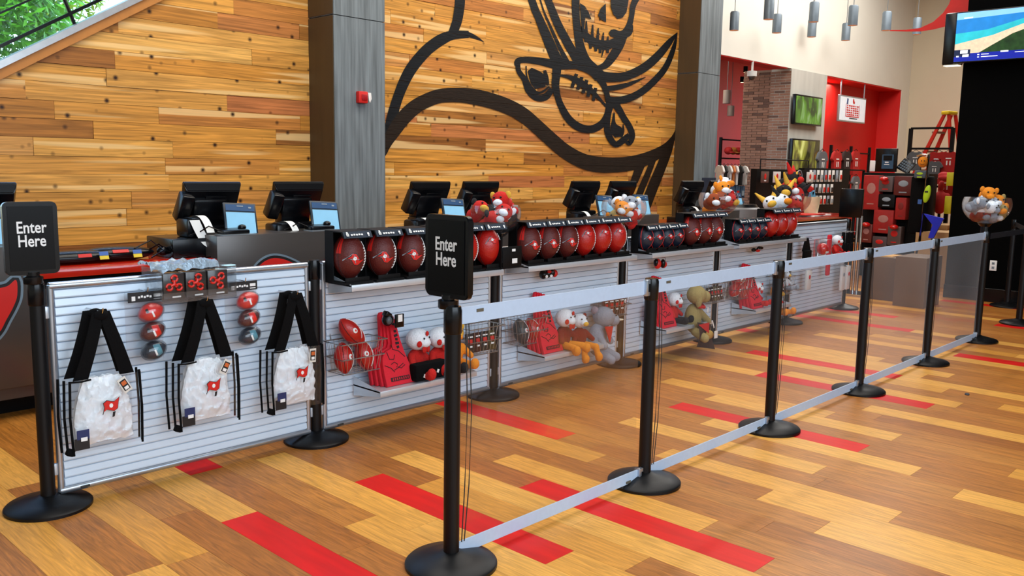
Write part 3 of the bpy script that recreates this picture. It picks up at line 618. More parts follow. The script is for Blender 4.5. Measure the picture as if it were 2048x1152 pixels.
# entry signs
def sign(loc, rz, label):
    t = thing('entry_sign', label, 'sign', loc, rz, 'entry signs on posts')
    wd, ht = .225, .30
    if rz == 0 or abs(rz) < .5: wd = .205
    pts = []; r = .022
    for cx, cy, a0 in ((wd / 2 - r, ht / 2 - r, 0), (-wd / 2 + r, ht / 2 - r, 90), (-wd / 2 + r, -ht / 2 + r, 180), (wd / 2 - r, -ht / 2 + r, 270)):
        for k in range(6): a = math.radians(a0 + k * 18); pts.append((cx + r * math.cos(a), 0, cy + r * math.sin(a)))
    mb = MB().m(black); mb.prism([(x, -.012, z + .17) for x, y, z in pts], (0, .026, 0)); bmesh.ops.bevel(mb.b, geom=[e for e in mb.b.edges if abs(e.verts[0].co.y - e.verts[1].co.y) < 1e-6], offset=.003, segments=2, affect='EDGES'); mb.build('frame', t)
    mb = MB().m(mat('sign_sheet', '#020203', .3, spec=.2)); mb.box((0, -.0128, .17), (wd - .035, .003, ht - .035)); p = mb.build('sign_panel', t, False)
    M = Matrix.Translation((0, -.0148, .185)) @ Matrix.Rotation(PI / 2, 4, 'X')
    text('lettering', 'Enter\nHere', .068, white, p, M, sx=.76, bold=.0011)
    mb = MB().m(black); mb.lathe([(.036, -.02), (.038, -.015), (.038, .01), (.025, .014), (.025, .03), (0, .03)], n=24); mb.build('socket', t)
    return t
sign((1.245, 3.93, 1.0), -.06, 'black Enter Here sign standing beside the red counter')
sign((2.131, 2.345, 1.0), -PI / 2 + .02, 'black Enter Here sign on the front queue post')

# ================================================================ SLAT PANELS
PN = ['first slat panel with three tote bags', 'second slat panel behind the front post, with foam fingers', 'third slat panel with the grey elephant plush', 'fourth slat panel with the tan dog plush', 'fifth slat panel with scissors-shaped pack and orange plush', 'sixth slat panel at the far end with hanging bags']
ZB, ZTp = .045, .975
NS = 23
def slat_panel():
    t = thing('slat_panel', '', 'display panel', (0, 0, 0), 0, 'silver slat display panels'); L_ = 1.272
    mb = MB().m(alu); mb.tube([(0, 0, ZTp - .014), (L_, 0, ZTp - .014)], .017, 12); mb.build('top_rail', t)
    mb = MB().m(alu); mb.tube([(0, 0, ZB + .014), (L_, 0, ZB + .014)], .017, 12); mb.build('bottom_rail', t)
    for x in (.006, L_ - .006):
        mb = MB().m(alu); mb.tube([(x, 0, ZB + .01), (x, 0, ZTp - .01)], .0145, 10); mb.m(shelfm)
        for z in (.16, .85): mb.box((x + (.02 if x > .5 else -.02), 0, z), (.014, .02, .05), bev=.002)
        mb.build('side_rail', t)
    mb = MB().m(mat('slot_dark', '#5a646f', .6)); mb.box((L_ / 2, .008, (ZB + ZTp) / 2), (L_ - .03, .006, ZTp - ZB - .05)); mb.build('backing', t, False)
    h = (ZTp - ZB - .06) / NS
    mb = MB().m(slatm); x0_, x1_ = .02, L_ - .02
    P = [(-.002, .0), (-.0095, .0015), (-.011, .007), (-.007, h - .004), (.0, h - .002), (.004, h - .0015), (.004, 0)]
    mb.prism([(x0_, y, z) for y, z in P], (x1_ - x0_, 0, 0)); sm = mb.mesh('slat', False)
    for i in range(NS):
        o = bpy.data.objects.new('slat', sm); C.objects.link(o); o.parent = t; o.location = (0, 0, ZB + .03 + i * h)
    mb = MB().m(matte)
    for i in range(0, NS): mb.cone((L_ - .038, -.006, ZB + .033 + i * h), (L_ - .02, -.006, ZB + .033 + i * h), .0005, .005, 6)
    mb.build('slot_notches', t)
    mb = MB().m(mat('badge_dark', '#30302c', .4)); mb.box((.10, -.017, ZB + .014), (.04, .006, .01), bev=.002); mb.build('badge', t)
    return t
SP = Proto(slat_panel())
for i in range(6): SP.at((SX[i] + .048, SY, 0), 'silver ' + PN[i])

# ================================================================ SHELVES AND FOOTBALLS
def shelf(xa, xb, zb, depth, lip, label, tray=True):
    t = thing('shelf', label, 'shelf', (xa, SY - .02, zb), 0, 'shelves on the slat panels'); L_ = xb - xa
    mb = MB().m(shelfm); mb.box((L_ / 2, -depth / 2, 0), (L_, depth, .008)); mb.build('shelf_board', t, False)
    mb = MB().m(shelfm); mb.box((L_ / 2, -depth - .003, -lip / 2 + .006), (L_ + .004, .008, lip), bev=.002); mb.build('front_lip', t)
    for x in (0, L_ - .004):
        mb = MB().m(shelfm); mb.prism([(x, 0, .05), (x, 0, -.06), (x, -depth, -lip + .006), (x, -depth, .006)], (.004, 0, 0)); mb.build('bracket', t, False)
    return t
SH = [(2.70, 3.83), (4.06, 5.22), (5.42, 6.60), (6.70, 7.96)]
SN = ['first football shelf, on the panel behind the front post', 'second football shelf, on the elephant plush panel', 'third football shelf, on the tan dog plush panel', 'fourth football shelf, furthest along']
for (a_, b_), lb in zip(SH, SN): shelf(a_, b_, .862, .21, .034, 'white metal ' + lb)
FS = [[(2.76, 'b'), (2.97, 'b'), (3.18, 'b'), (3.40, 'r'), (3.60, 'r'), (3.79, 'r')], [(4.16, 'b'), (4.35, 'b'), (4.54, 'b'), (4.73, 'r'), (4.91, 'r'), (5.09, 'r')],
      [(5.46, 'n'), (5.60, 'n'), (5.74, 'n'), (5.88, 'n'), (6.09, 'b'), (6.27, 'b'), (6.44, 'b')], [(6.82, 'n'), (6.96, 'n'), (7.11, 'n'), (7.25, 'n'), (7.42, 'r'), (7.60, 'r'), (7.78, 'r')]]
def ball_surf(r, h):
    """point on a prolate football of radius r, half length h; u = angle, v = -1..1 along axis (Z)"""
    return lambda u, v: Vector((r * (1 - abs(v) ** 2.1) ** .75 * math.sin(u), -r * (1 - abs(v) ** 2.1) ** .75 * math.cos(u), h * v))
FLAG = [(-1, .45), (-.55, .75), (-.1, .6), (.35, .5), (.8, .8), (1, .95), (.85, .3), (.75, -.35), (.3, -.6), (-.15, -.45), (-.6, -.3), (-1, -.55), (-.85, 0)]
def flag_on(mb, fn, u0, v0, su, sv, rot=0, lift=.0012, detail=True):
    def P(x, y, l): 
        c, s_ = math.cos(rot), math.sin(rot); x, y = x * c - y * s_, x * s_ + y * c
        p = fn(u0 + x * su, v0 + y * sv); n = Vector((p.x, p.y, p.z * .35)).normalized(); return p + n * l
    def poly(pts, m_, l):
        mb.m(m_); c = (sum(p[0] for p in pts) / len(pts), sum(p[1] for p in pts) / len(pts)); vs = [mb.b.verts.new(P(x, y, l)) for x, y in pts]; vc = mb.b.verts.new(P(*c, l)); fs = [mb.b.faces.new((vs[i], vs[(i + 1) % len(vs)], vc)) for i in range(len(vs))]; mb._tag(None, fs)
    poly([(x * 1.12, y * 1.15) for x, y in FLAG], dkprint, lift); poly(FLAG, redprint, lift * 1.7)
    if detail:
        poly([(-.25 + .27 * math.cos(a), .12 + .3 * math.sin(a)) for a in [k * PI / 4 for k in range(8)]], white, lift * 2.4)
        poly([(-.36, .14), (-.28, .14), (-.28, .22), (-.36, .22)], dkprint, lift * 3); poly([(-.2, .14), (-.12, .14), (-.12, .22), (-.2, .22)], dkprint, lift * 3)
        poly([(-.7, -.35), (.3, .45), (.36, .38), (-.64, -.42)], grey, lift * 2.2); poly([(.3, -.35), (-.7, .35), (-.64, .42), (.36, -.28)], grey, lift * 2.2)
        poly([(-1.0, .5), (-.8, .5), (-1.25, -1.3), (-1.4, -1.2)], grey, lift * 1.5)
def football(name, kind, r, h):
    t = thing(name, '', 'football', (0, 0, 0), 0)
    fn = ball_surf(r, h); m_ = {'b': brown_ball, 'r': red_ball, 'n': navy_ball}[kind]
    mb = MB().m(m_); mb.lathe([(fn(0, -1 + 2 * k / 28).y * -1 if 0 < k < 28 else 0, h * (-1 + 2 * k / 28)) for k in range(29)], n=32); mb.build('leather', t)
    mb = MB().m(mat('seam', '#1c0e0c', .8) if kind != 'n' else redprint)
    for a in (.95, -1.0, 2.6): mb.tube([fn(a, -.97 + 1.94 * k / 16) * 1.002 for k in range(17)], .0016 if kind != 'n' else .003, 5)
    mb.build('seams', t)
    mb = MB()
    if kind == 'b': flag_on(mb, fn, .1, -.12, .44, .27, rot=-.75)
    elif kind == 'r': mb.m(grey); flag_on(mb, fn, .1, .3, .36, .2, rot=-.3)
    else:
        flag_on(mb, fn, .1, 0, .42, .24, rot=-.6)
    mb.build('flag_emblem', t)
    mb = MB().m(white)                                             # band of white lettering along the side
    a0 = .98 if kind != 'n' else 1.1
    for k in range(9 if kind == 'b' else 12):
        v = -.55 + k * (.11 if kind == 'b' else .09); mb.tube([fn(a0 - .09, v) * 1.008, fn(a0 + .09, v + .01) * 1.008], .0042 if kind == 'b' else .0028, 4)
    mb.tube([fn(a0 + .14, -.6 + 1.2 * k / 8) * 1.005 for k in range(9)], .002, 4); mb.build('side_lettering', t)
    if kind == 'b':
        mb = MB().m(redprint); mb.grid(lambda u, v: fn(-1.15 + .35 * u, .15 + .65 * v) * 1.006, 3, 6); mb.build('red_panel', t)
    return t
FB_ = {'b': Proto(football('football', 'b', .088, .13)), 'r': Proto(football('football', 'r', .086, .128)), 'n': Proto(football('football', 'n', .068, .098))}
def ball_box(w_, h, d, tall):
    t = thing('football_box', '', 'display box', (0, 0, 0), 0)
    mb = MB().m(matte); mb.box((0, 0, .006), (w_, d, .012)); mb.box((0, -d * .42, .02), (w_ * .8, .012, .03), bev=.003); mb.build('tray', t)
    mb = MB().m(matte); mb.box((0, d / 2 - .003, h / 2), (w_, .005, h)); mb.build('back_card', t, False)
    mb = MB().m(matte); mb.box((-w_ / 2 + .002, d * .28, h / 2), (.004, d * .44, h)); mb.build('side_card', t, False)
    mb = MB().m(matte); mb.prism([(-w_ / 2, d / 2, h), (-w_ / 2, -d / 2 + .02, h), (-w_ / 2, -d / 2, h - .035), (-w_ / 2, -d / 2 + .004, h - .035), (-w_ / 2, -d / 2 + .024, h - .006), (-w_ / 2, d / 2, h - .006)], (w_ - .002, 0, 0)); hd = mb.build('header', t, False)
    mb = MB().m(mat('navy_header', '#1d2b3a', .4)); mb.prism([(-w_ / 2 + .004, -d / 2 - .001, h - .034), (w_ / 2 - .006, -d / 2 - .001, h - .034), (w_ / 2 - .006, -d / 2 + .018, h - .001), (-w_ / 2 + .004, -d / 2 + .018, h - .001)], (0, -.001, 0)); mb.build('front_print', hd, False)
    mb = MB().m(white); R = RX(-.55)
    def bar(x, z, sx, sz): mb.box(Vector((x, -d / 2 + .0055, h - .018)) + R @ Vector((0, -.003, z)), (sx, .001, sz), R)
    bar(-w_ * .36, .0, .016, .016); bar(-w_ * .36, .004, .010, .026)
    for k in range(5): bar(-w_ * .22 + k * w_ * .085, -.001 + .001 * (k % 2), w_ * .06, .009)
    bar(w_ * .34, .003, .012, .012); bar(w_ * .34, -.008, .007, .006); mb.build('print', hd, False)
    return t
BX = {'b': Proto(ball_box(.19, .278, .17, 1)), 'r': Proto(ball_box(.186, .278, .17, 1)), 'n': Proto(ball_box(.14, .205, .15, 0))}
CN = {'b': 'maroon', 'r': 'bright red', 'n': 'small navy'}
WHERE = ['first football shelf (panel behind the front post)', 'second football shelf (elephant plush panel)', 'third football shelf (tan dog plush panel)', 'fourth football shelf (furthest along)']
def plc(lst, i):
    k = lst[i][1]; same = [j for j in range(len(lst)) if lst[j][1] == k]; return ORD[same.index(i)]
for si, row in enumerate(FS):
    for i, (x, k) in enumerate(row):
        hh = {'b': .13, 'r': .128, 'n': .098}[k]
        FB_[k].at((x, SY - .125, .88 + hh), '%s %s football standing on end on the %s' % (plc(row, i), CN[k], WHERE[si].split(' (')[0]), rz=random.uniform(-.5, -.25), group='footballs on the ' + WHERE[si].split(' (')[0])
        BX[k].at((x, SY - .13, .868), 'black open box around the %s %s football of the %s' % (plc(row, i), CN[k], WHERE[si].split(' (')[0]), rz=0, group='football boxes on the ' + WHERE[si].split(' (')[0])
t = thing('empty_football_box', 'empty black football box with white labels at the end of the first football shelf', 'display box', (3.92, SY - .13, .868))
MB().m(matte).box((0, 0, .005), (.2, .19, .01)).build('tray', t, False); MB().m(matte).box((0, -.09, .07), (.17, .006, .13), bev=.003).box((.0, .09, .09), (.19, .006, .18)).box((-.1, 0, .09), (.006, .19, .18)).build('wall', t)
MB().m(white).box((.01, -.094, .112), (.03, .002, .016)).box((.02, -.094, .045), (.045, .002, .03)).build('label', t, False)

# ================================================================ PLUSH TOYS
def blob(parts, m_, vox=.006):
    """union of ellipsoids and capsules remeshed into one soft surface"""
    mb = MB().m(m_)
    for p in parts:
        if p[0] == 'e': mb.ell(p[1], p[2], p[3] if len(p) > 3 else None, 14, 10)
        else:
            a_, b_, ra, rb_ = Vector(p[1]), Vector(p[2]), p[3], p[4]; mb.cone(a_, b_, ra, rb_, 12); mb.ell(a_, (ra,) * 3, None, 12, 8); mb.ell(b_, (rb_,) * 3, None, 12, 8)
    me = mb.mesh('blob'); o = bpy.data.objects.new('tmp', me); C.objects.link(o)
    r = o.modifiers.new('r', 'REMESH'); r.mode = 'VOXEL'; r.voxel_size = vox; r.use_smooth_shade = True
    s = o.modifiers.new('s', 'SMOOTH'); s.iterations = 3; s.factor = .6
    dg = bpy.context.evaluated_depsgraph_get(); n = bpy.data.meshes.new_from_object(o.evaluated_get(dg)); bpy.data.objects.remove(o)
    n.materials.clear(); n.materials.append(m_); n.polygons.foreach_set('use_smooth', [True] * len(n.polygons)); return n
def put(name, me, parent): o = bpy.data.objects.new(name, me); C.objects.link(o); o.parent = parent; return o
def fur(n, c): return mat('plush_' + n, c, .95, bump=.35, scale=140, var=.12)
wfur, ofur, gfur, tfur, rfur, kfur, mfur, yfur = fur('white', '#dfe3ea'), fur('orange', '#e0861a'), fur('grey', '#8b919c'), fur('tan', '#9c8a55'), fur('red', '#c01a12'), fur('black', '#141214'), fur('maroon', '#7a0d0c'), fur('yellow', '#d9a93a')
def eyes(t, pts, r=.006, m_=None):
    mb = MB().m(m_ or black)
    for p in pts: mb.ell(p, (r,) * 3, None, 8, 6)
    mb.build('eyes', t)
def bearish(name, label, body, shirt, feet, ear, loc, rz, sc=1, muzzle=None, earlen=.02, group=None, spots=None, bandana=None, rot=None, drop=0):
    """seated soft toy facing -Y, limbs forward; about .3 m tall"""
    t = thing(name, label, 'plush toy', loc, rz, group)
    put('head', blob([('e', (0, -.012, .222), (.078, .07, .066)), ('e', (0, -.065, .205), (.04, .034, .028))] if spots else [('e', (0, 0, .215), (.062, .058, .056)), ('e', (0, -.05, .205), (.035, .034, .026))], body), t)
    put('body', blob([('e', (0, 0, .085), (.062, .055, .08))] + [('c', (s * .05, -.005, .125), (s * .095, -.05, .07), .024, .02) for s in (-1, 1)], shirt or body, .006), t)
    for s in (-1, 1):
        put('leg', blob([('c', (s * .03, -.03, .03), (s * .06, -.13, .028), .028, .025), ('c', (s * .06, -.13, .028), (s * .07, -.15, .028 - drop), .024, .024), ('e', (s * .068, -.16, .042 - drop), (.03, .028, .036))], feet or body), t)
        if not spots: put('ear', blob([('e', (s * .055, .005, .25 - earlen), (.02, .012, .022 + earlen), RY(s * .5))], ear or body, .005), t)
    if muzzle: put('muzzle', blob([('e', (0, -.075, .2), (.025, .02, .018))], muzzle, .004), t)
    eyes(t, [(-.026, -.078 if spots else -.056, .236), (.026, -.078 if spots else -.056, .236)])
    if spots:
        mb = MB().m(spots)
        for a, z, r in ((-.75, .205, .016), (.7, .2, .017), (.05, .262, .012), (-.25, .17, .018), (.25, .168, .018)): mb.ell((.073 * math.sin(a), -.012 - .066 * math.cos(a), z), (r, .009, r * 1.25), RZ(a), 10, 8)
        mb.build('red_patches', t)
    if bandana: MB().m(bandana).prism([(-.05, -.05, .165), (.05, -.05, .165), (.0, -.085, .085)], (0, -.006, 0)).build('bandana', t)
    t.scale = (sc,) * 3
    if rot: t.rotation_euler = rot
    return t
# ================================================================ HANGING MERCHANDISE, first panel
FY = SY - .02
def hookmb(mb, x, z, L_=.16): mb.m(chrome).tube([(x, FY + .01, z), (x, FY - L_, z), (x, FY - L_ - .012, z + .02)], .0025)
def tote(x, z, rz, label, dx=0):
    t = thing('tote_bag', label, 'tote bag', (x, FY - .1, z), rz, 'clear tote bags on the first slat panel')
    W_, H_ = .29, .31; zt = -.27
    # straps: two black webbing loops over the hook
    for k, (dy, sp) in enumerate(((-.045, .0), (.02, .012))):
        mb = MB().m(cloth)
        for s in (-1, 1):
            def f(u, v, s=s, dy=dy, sp=sp):
                cx = s * (.012 + .085 * u ** 1.05 + sp); return Vector((cx + (v - .5) * (.05 + .012 * u) , dy - .012 * math.sin(u * 3), -.0 - .0 + (1 - u) * .0 + zt * u + (.012 * (1 - u))))
            mb.grid(f, 8, 2)
            mb.grid(lambda u, v: f(u, v) + Vector((0, .004, 0)), 8, 2)
        mb.ell((0, dy, -.003), (.032, .012, .022)); mb.build('strap', t)
    mb = MB().m(plastic)
    mb.grid(lambda u, v: Vector(((u - .5) * W_, -.055 - .02 * math.sin(u * PI) * math.sin(v * PI), zt - .0 - H_ * v)), 8, 8)
    mb.grid(lambda u, v: Vector(((u - .5) * W_, .03 + .01 * math.sin(u * PI), zt - H_ * v)), 6, 6); mb.build('clear_body', t)
    for s in (-1, 1):
        for dy, o_ in ((-.06, 0), (-.028, .012), (.02, .02)):
            MB().m(cloth).tube([(s * (W_ / 2 + o_), dy, zt + .004), (s * (W_ / 2 + o_ + .006), dy, zt - H_ * .5), (s * (W_ / 2 + o_), dy - .004, zt - H_ - .005)], .0055, 6).build('edging', t)
    mb = MB().m(cloth)
    mb.tube([(-W_ / 2, -.058, zt), (-.1, -.062, zt - .003), (-.06, -.06, zt)], .004); mb.build('top_binding', t); MB().m(cloth).box((-W_ / 2 - .01, -.05, zt - H_ + .01), (.03, .03, .03), RY(.4), .005).build('buckle', t)
    # crumpled tissue inside
    mb = MB().m(tissue); sd = Vector((x * 7, 3, 1))
    def g(sgn):
        def f(u, v):
            a = (u - .5) * 2; ww = W_ * .42 * (.62 + .38 * math.sin(min(1, v * 1.3) * PI * .55)); zz = zt - .01 - H_ * .93 * v
            n_ = (1 - 2.2 * abs(noise.noise(Vector((u * 5, v * 6, 0)) + sd))) * .8 + (1 - 2.2 * abs(noise.noise(Vector((u * 13, v * 14, 3)) + sd))) * .4
            return Vector((a * ww, -.012 + sgn * (.03 * (1 - a * a) ** .5 * min(1, 4 * v, 5 * (1 - v)) + .014 * n_), zz + .012 * n_))
        return f
    mb.grid(g(-1), 44, 44); mb.grid(g(1), 14, 14); mb.build('tissue_filling', t)
    # printed flag on the front
    mb = MB(); fn = lambda u, v: Vector((.015 + u, -.078, zt - .14 + v)); 
    def poly(pts, m_, l): mb.m(m_); mb.prism([(.012 + a_ * .033, -.0785 - l, zt - .125 + b_ * .036) for a_, b_ in pts], (0, -.0006, 0))
    poly([(a_ * 1.08, b_ * 1.1) for a_, b_ in FLAG], dkprint, 0); poly(FLAG, redprint, .001); poly([(-.05 + .25 * math.cos(q), .1 + .28 * math.sin(q)) for q in [k * PI / 4 for k in range(8)]], white, .002)
    poly([(.15, -.75), (.5, -.7), (.35, -1.3), (.05, -1.35)], dkprint, 0); poly([(-1, -.4), (-.9, -.4), (-1.1, -.9), (-1.18, -.85)], dkprint, 0); mb.build('flag_emblem', t, False)
    # swing tag and barcode tag
    R = RY(dx)
    mb = MB().m(mat('tag_card', '#d8d4ca', .5)); mb.box((.07, -.084, zt - .04), (.038, .002, .07), R); mb.m(dkprint).box((.07, -.0855, zt - .04), (.028, .002, .05), R); mb.m(mat('tag_orange', '#c7622a', .5)).box(Vector((.07, -.087, zt - .04)) + R @ Vector((0, 0, .01)), (.02, .002, .018), R); mb.m(white).box(Vector((.07, -.087, zt - .04)) + R @ Vector((0, 0, -.014)), (.018, .002, .014), R); mb.build('swing_tag', t, False)
    mb = MB().m(mat('tag_blue', '#1b2a5a', .5)); mb.box((-W_ / 2 + .035, -.08, zt - H_ + .085), (.05, .002, .04)); mb.m(white).box((-W_ / 2 + .038, -.082, zt - H_ + .065), (.026, .002, .016)); mb.m(dkprint).box((-W_ / 2 + .03, -.078, zt - H_ + .045), (.06, .003, .05)); mb.build('barcode_tag', t, False)
    mb = MB(); mb.m(chrome).tube([(0, .11, .01), (0, -.06, .01), (0, -.07, .03)], .003); mb.build('hook', t)
    return t
tote(1.455, .845, .0, 'clear tote bag with black straps, nearest the entry sign post', -.5)
tote(1.925, .85, .0, 'clear tote bag with black straps, middle of the three', .5)
tote(2.405, .835, .0, 'clear tote bag with black straps, next to the second panel post', .05)
def miniball(name, c, r, cols, parent, rot):
    fn = ball_surf(r * .72, r); mb = MB().m(cols[0]); mb.lathe([(fn(0, -1 + 2 * k / 16).y * -1 if 0 < k < 16 else 0, r * (-1 + 2 * k / 16)) for k in range(17)], n=20)
    if cols[1]:
        mb.m(cols[1]); mb.grid(lambda u, v: fn(-.8 + 1.5 * u, .05 + .5 * v) * 1.02, 5, 4)
    mb.m(white); mb.grid(lambda u, v: fn(-.2 + .7 * u, .0 + .14 * v) * 1.04, 4, 2)
    mb.m(dkprint); mb.grid(lambda u, v: fn(-.7 + .5 * u, -.35 + .2 * v) * 1.04, 3, 2)
    o = mb.build(name, parent); o.location = c; o.rotation_euler = rot; return o
def blister(x, z, label):
    t = thing('ball_pack', label, 'toy pack', (x, FY - .055, z), 0, 'three-ball packs on the first slat panel')
    mb = MB().m(plastic); mb.box((0, .02, -.16), (.17, .003, .33)); mb.build('clear_back', t, False)
    mb = MB().m(dkprint); mb.box((-.0, -.002, -.015), (.155, .006, .045)); c = mb.build('header_card', t, False)
    mb = MB().m(white); mb.box((-.055, -.006, -.02), (.016, .002, .02)); mb.box((.052, -.006, -.012), (.03, .002, .014));
    for k in range(5): mb.box((-.03 + k * .013, -.006, -.016 + .003 * (k % 2)), (.009, .002, .009))
    mb.box((.052, -.006, -.028), (.03, .002, .004)); mb.build('card_print', c, False)
    for k, cols in enumerate(((mat('ball_bright_red', '#d8231c', .3, coat=.4), None), (brown_ball, mat('ball_bright_red', '#d8231c', .3)), (navy_ball, mat('ball_teal', '#4e8796', .4)))):
        miniball('mini_ball', (.015 + .003 * k, -.02, -.085 - k * .088), .056, cols, t, (PI / 2 * .0, PI / 2 * .78, -.3))
    mb = MB().m(plastic)
    for k in range(3): mb.ell((.015 + .003 * k, -.022, -.085 - k * .088), (.062, .04, .045), RY(-.35))
    mb.build('clear_bubble', t)
    MB().m(chrome).tube([(0, .06, .012), (0, -.03, .012), (0, -.035, .03)], .0025).build('hook', t); return t
blister(1.685, .905, 'clear pack of three small footballs between first and middle tote bags')
blister(2.165, .91, 'clear pack of three small footballs between middle and last tote bags')
# spinner tray on top of the first panel
t = thing('spinner_rack', 'clear acrylic tray clipped on the top rail of the first slat panel', 'tray', (1.9, SY, 0))
mb = MB().m(plastic); mb.box((0, -.165, .885), (.36, .004, .045)); mb.box((0, -.09, .862), (.36, .15, .004)); mb.box((-.18, -.07, .94), (.004, .2, .15)); mb.box((.18, -.07, .94), (.004, .2, .15)); mb.build('tray', t, False)
mb = MB().m(chrome); mb.box((0, .012, .99), (.3, .06, .003)); mb.build('clip', t, False)
for k in range(3):
    x = 1.80 + k * .107
    s_ = thing('spinner_pack', 'red three-armed spinner in a dark clear box, %s' % ('next to the first ball pack', 'in the middle of the tray', 'next to the second ball pack')[k], 'toy pack', (x, SY - .1, .87), 0, 'spinner packs in the tray')
    mb = MB().m(mat('smoked_box', '#2a2625', .25, coat=.3)); mb.box((0, .02, .06), (.1, .08, .118), bev=.003); mb.build('box', s_)
    mb = MB().m(mat('spinner_red', '#cf2010', .4)); R = RY(.3 * k + .05)
    for q in range(3):
        a = q * 2 * PI / 3 + PI / 2; c_ = Vector((0, -.023, .07)) + R @ Vector((.026 * math.cos(a), 0, .026 * math.sin(a)))
        mb.tube([c_ + R @ Vector((.014 * math.cos(b), 0, .014 * math.sin(b))) for b in [i * PI / 5 for i in range(10)]], .0055, 6, True); mb.cone((0, -.023, .07), c_ * .7 + Vector((0, -.023, .07)) * .3, .008, .006, 8)
    mb.build('spinner', s_)
    MB().m(white).box((.01, -.0225, .012), (.04, .002, .007)).build('print', s_, False)
t = tag(MB().m(mat('crumpled_foil', '#8fa0ae', .35, .4, bump=.5, scale=60)).grid(lambda u, v: Vector((1.71 + .33 * u, 3.86 + .14 * v, 1.0 + .022 * noise.noise(Vector((u * 9, v * 5, 0))) + .03 * (v > .05))), 24, 12).build('plastic_bags'), 'crumpled grey-blue plastic bags lying on the spinner tray', 'plastic bags')

# ================================================================ BASKETS
def basket(L_, D_, H_, flare=.0):
    t = thing('wire_basket', '', 'basket', (0, 0, 0), 0)
    mb = MB().m(wire)
    mb.tube([(0, 0, H_), (L_, 0, H_), (L_, -D_, H_), (0, -D_, H_)], .0035, 6, True); mb.tube([(.01, 0, H_ * .5), (L_ - .01, 0, H_ * .5), (L_ - .01, -D_ + .01, H_ * .5), (.01, -D_ + .01, H_ * .5)], .003, 6, True)
    mb.tube([(.03, 0, 0), (L_ - .03, 0, 0), (L_ - .03, -D_ + .03, 0), (.03, -D_ + .03, 0)], .003, 6, True)
    mb.tube([(.05, 0, H_), (.05, .015, H_ + .04)], .003); mb.tube([(L_ - .05, 0, H_), (L_ - .05, .015, H_ + .04)], .003); mb.build('rim', t)
    mb = MB().m(wire); n = 9
    for k in range(1, n):
        x = L_ * k / n; xb = .03 + (L_ - .06) * k / n; mb.tube([(x, -D_, H_), (xb, -D_ + .03, 0), (xb, -.0, 0), (x, 0, H_)], .0014, 4)
    for k in range(1, 5):
        y = -D_ * k / 5; mb.tube([(0, y, H_), (.03, y, 0), (L_ - .03, y, 0), (L_, y, H_)], .0014, 4)
    mb.build('wires', t); return t
BK = Proto(basket(.30, .17, .17)); GB = 'wire baskets on the slat panels'
def small_ball(kind):
    t = thing('small_football', '', 'football', (0, 0, 0), 0); r, h = .052, .088; fn = ball_surf(r, h)
    mb = MB().m(red_ball if kind == 'r' else mat('charcoal_leather', '#34383a', .4, bump=.2, scale=120)); mb.lathe([(fn(0, -1 + 2 * k / 20).y * -1 if 0 < k < 20 else 0, h * (-1 + 2 * k / 20)) for k in range(21)], n=24); mb.build('leather', t)
    mb = MB().m(white)
    for a in (.75,): mb.tube([fn(a, -.8 + 1.6 * k / 12) * 1.01 for k in range(13)], .0022, 5); mb.grid(lambda u, v: fn(a + .15 + .2 * u, -.5 + .7 * v) * 1.012, 2, 6)
    mb.m(mat('seam', '#1c0e0c', .8)).tube([fn(-.9, -.9 + 1.8 * k / 12) * 1.0 for k in range(13)], .0018, 5); mb.build('stripes', t)
    mb = MB(); mb.m(white); mb.ell(fn(-.1, .0) * 1.0, (.014, .006, .016)); mb.m(redprint); mb.ell(fn(-.1, 0) * 1.04, (.008, .005, .009)); mb.build('badge', t); return t
SB = {'r': Proto(small_ball('r')), 'k': Proto(small_ball('k'))}
def packs(x, y, z, n, L_, grp, where, cols):
    for k in range(n):
        t = thing('sticker_pack', '%s printed pack standing in the basket %s' % (ORD[k], where), 'small pack', (x + .03 + k * L_ / n, y, z), random.uniform(-.1, .1), grp)
        c = cols[k % len(cols)]; MB().m(mat('pack_' + c, '#' + c, .35)).box((0, 0, .065), (L_ / n * .88, .014, .12), RX(-.15), .002).build('bag', t)
        mb = MB().m(redprint); mb.box((0, -.009, .075), (L_ / n * .5, .002, .03), RX(-.15)); mb.m(white).box((0, -.0075, .105), (L_ / n * .6, .002, .008), RX(-.15)).box((0, -.012, .045), (L_ / n * .4, .002, .01), RX(-.15)); mb.build('print', t, False)
BK.at((2.665, FY, .375), 'wire basket of three red footballs left of the foam fingers', 0, GB)
BK.at((3.60, FY, .34), 'wire basket of dark packs beside the yellow plush feet', 0, GB)
BK.at((4.03, FY, .345), 'wire basket with a charcoal and a red football', 0, GB)
BK.at((4.96, FY, .42), 'wire basket of packs just past the elephant plush', 0, GB)
BK.at((6.36, FY, .38), 'wire basket of packs behind the tan dog plush', 0, GB)
BK.at((6.80, FY, .37), 'wire basket heaped with red footballs on the fifth panel', 0, GB)
BK.at((7.62, FY, .33), 'wire basket behind the fourth queue post area', 0, GB)
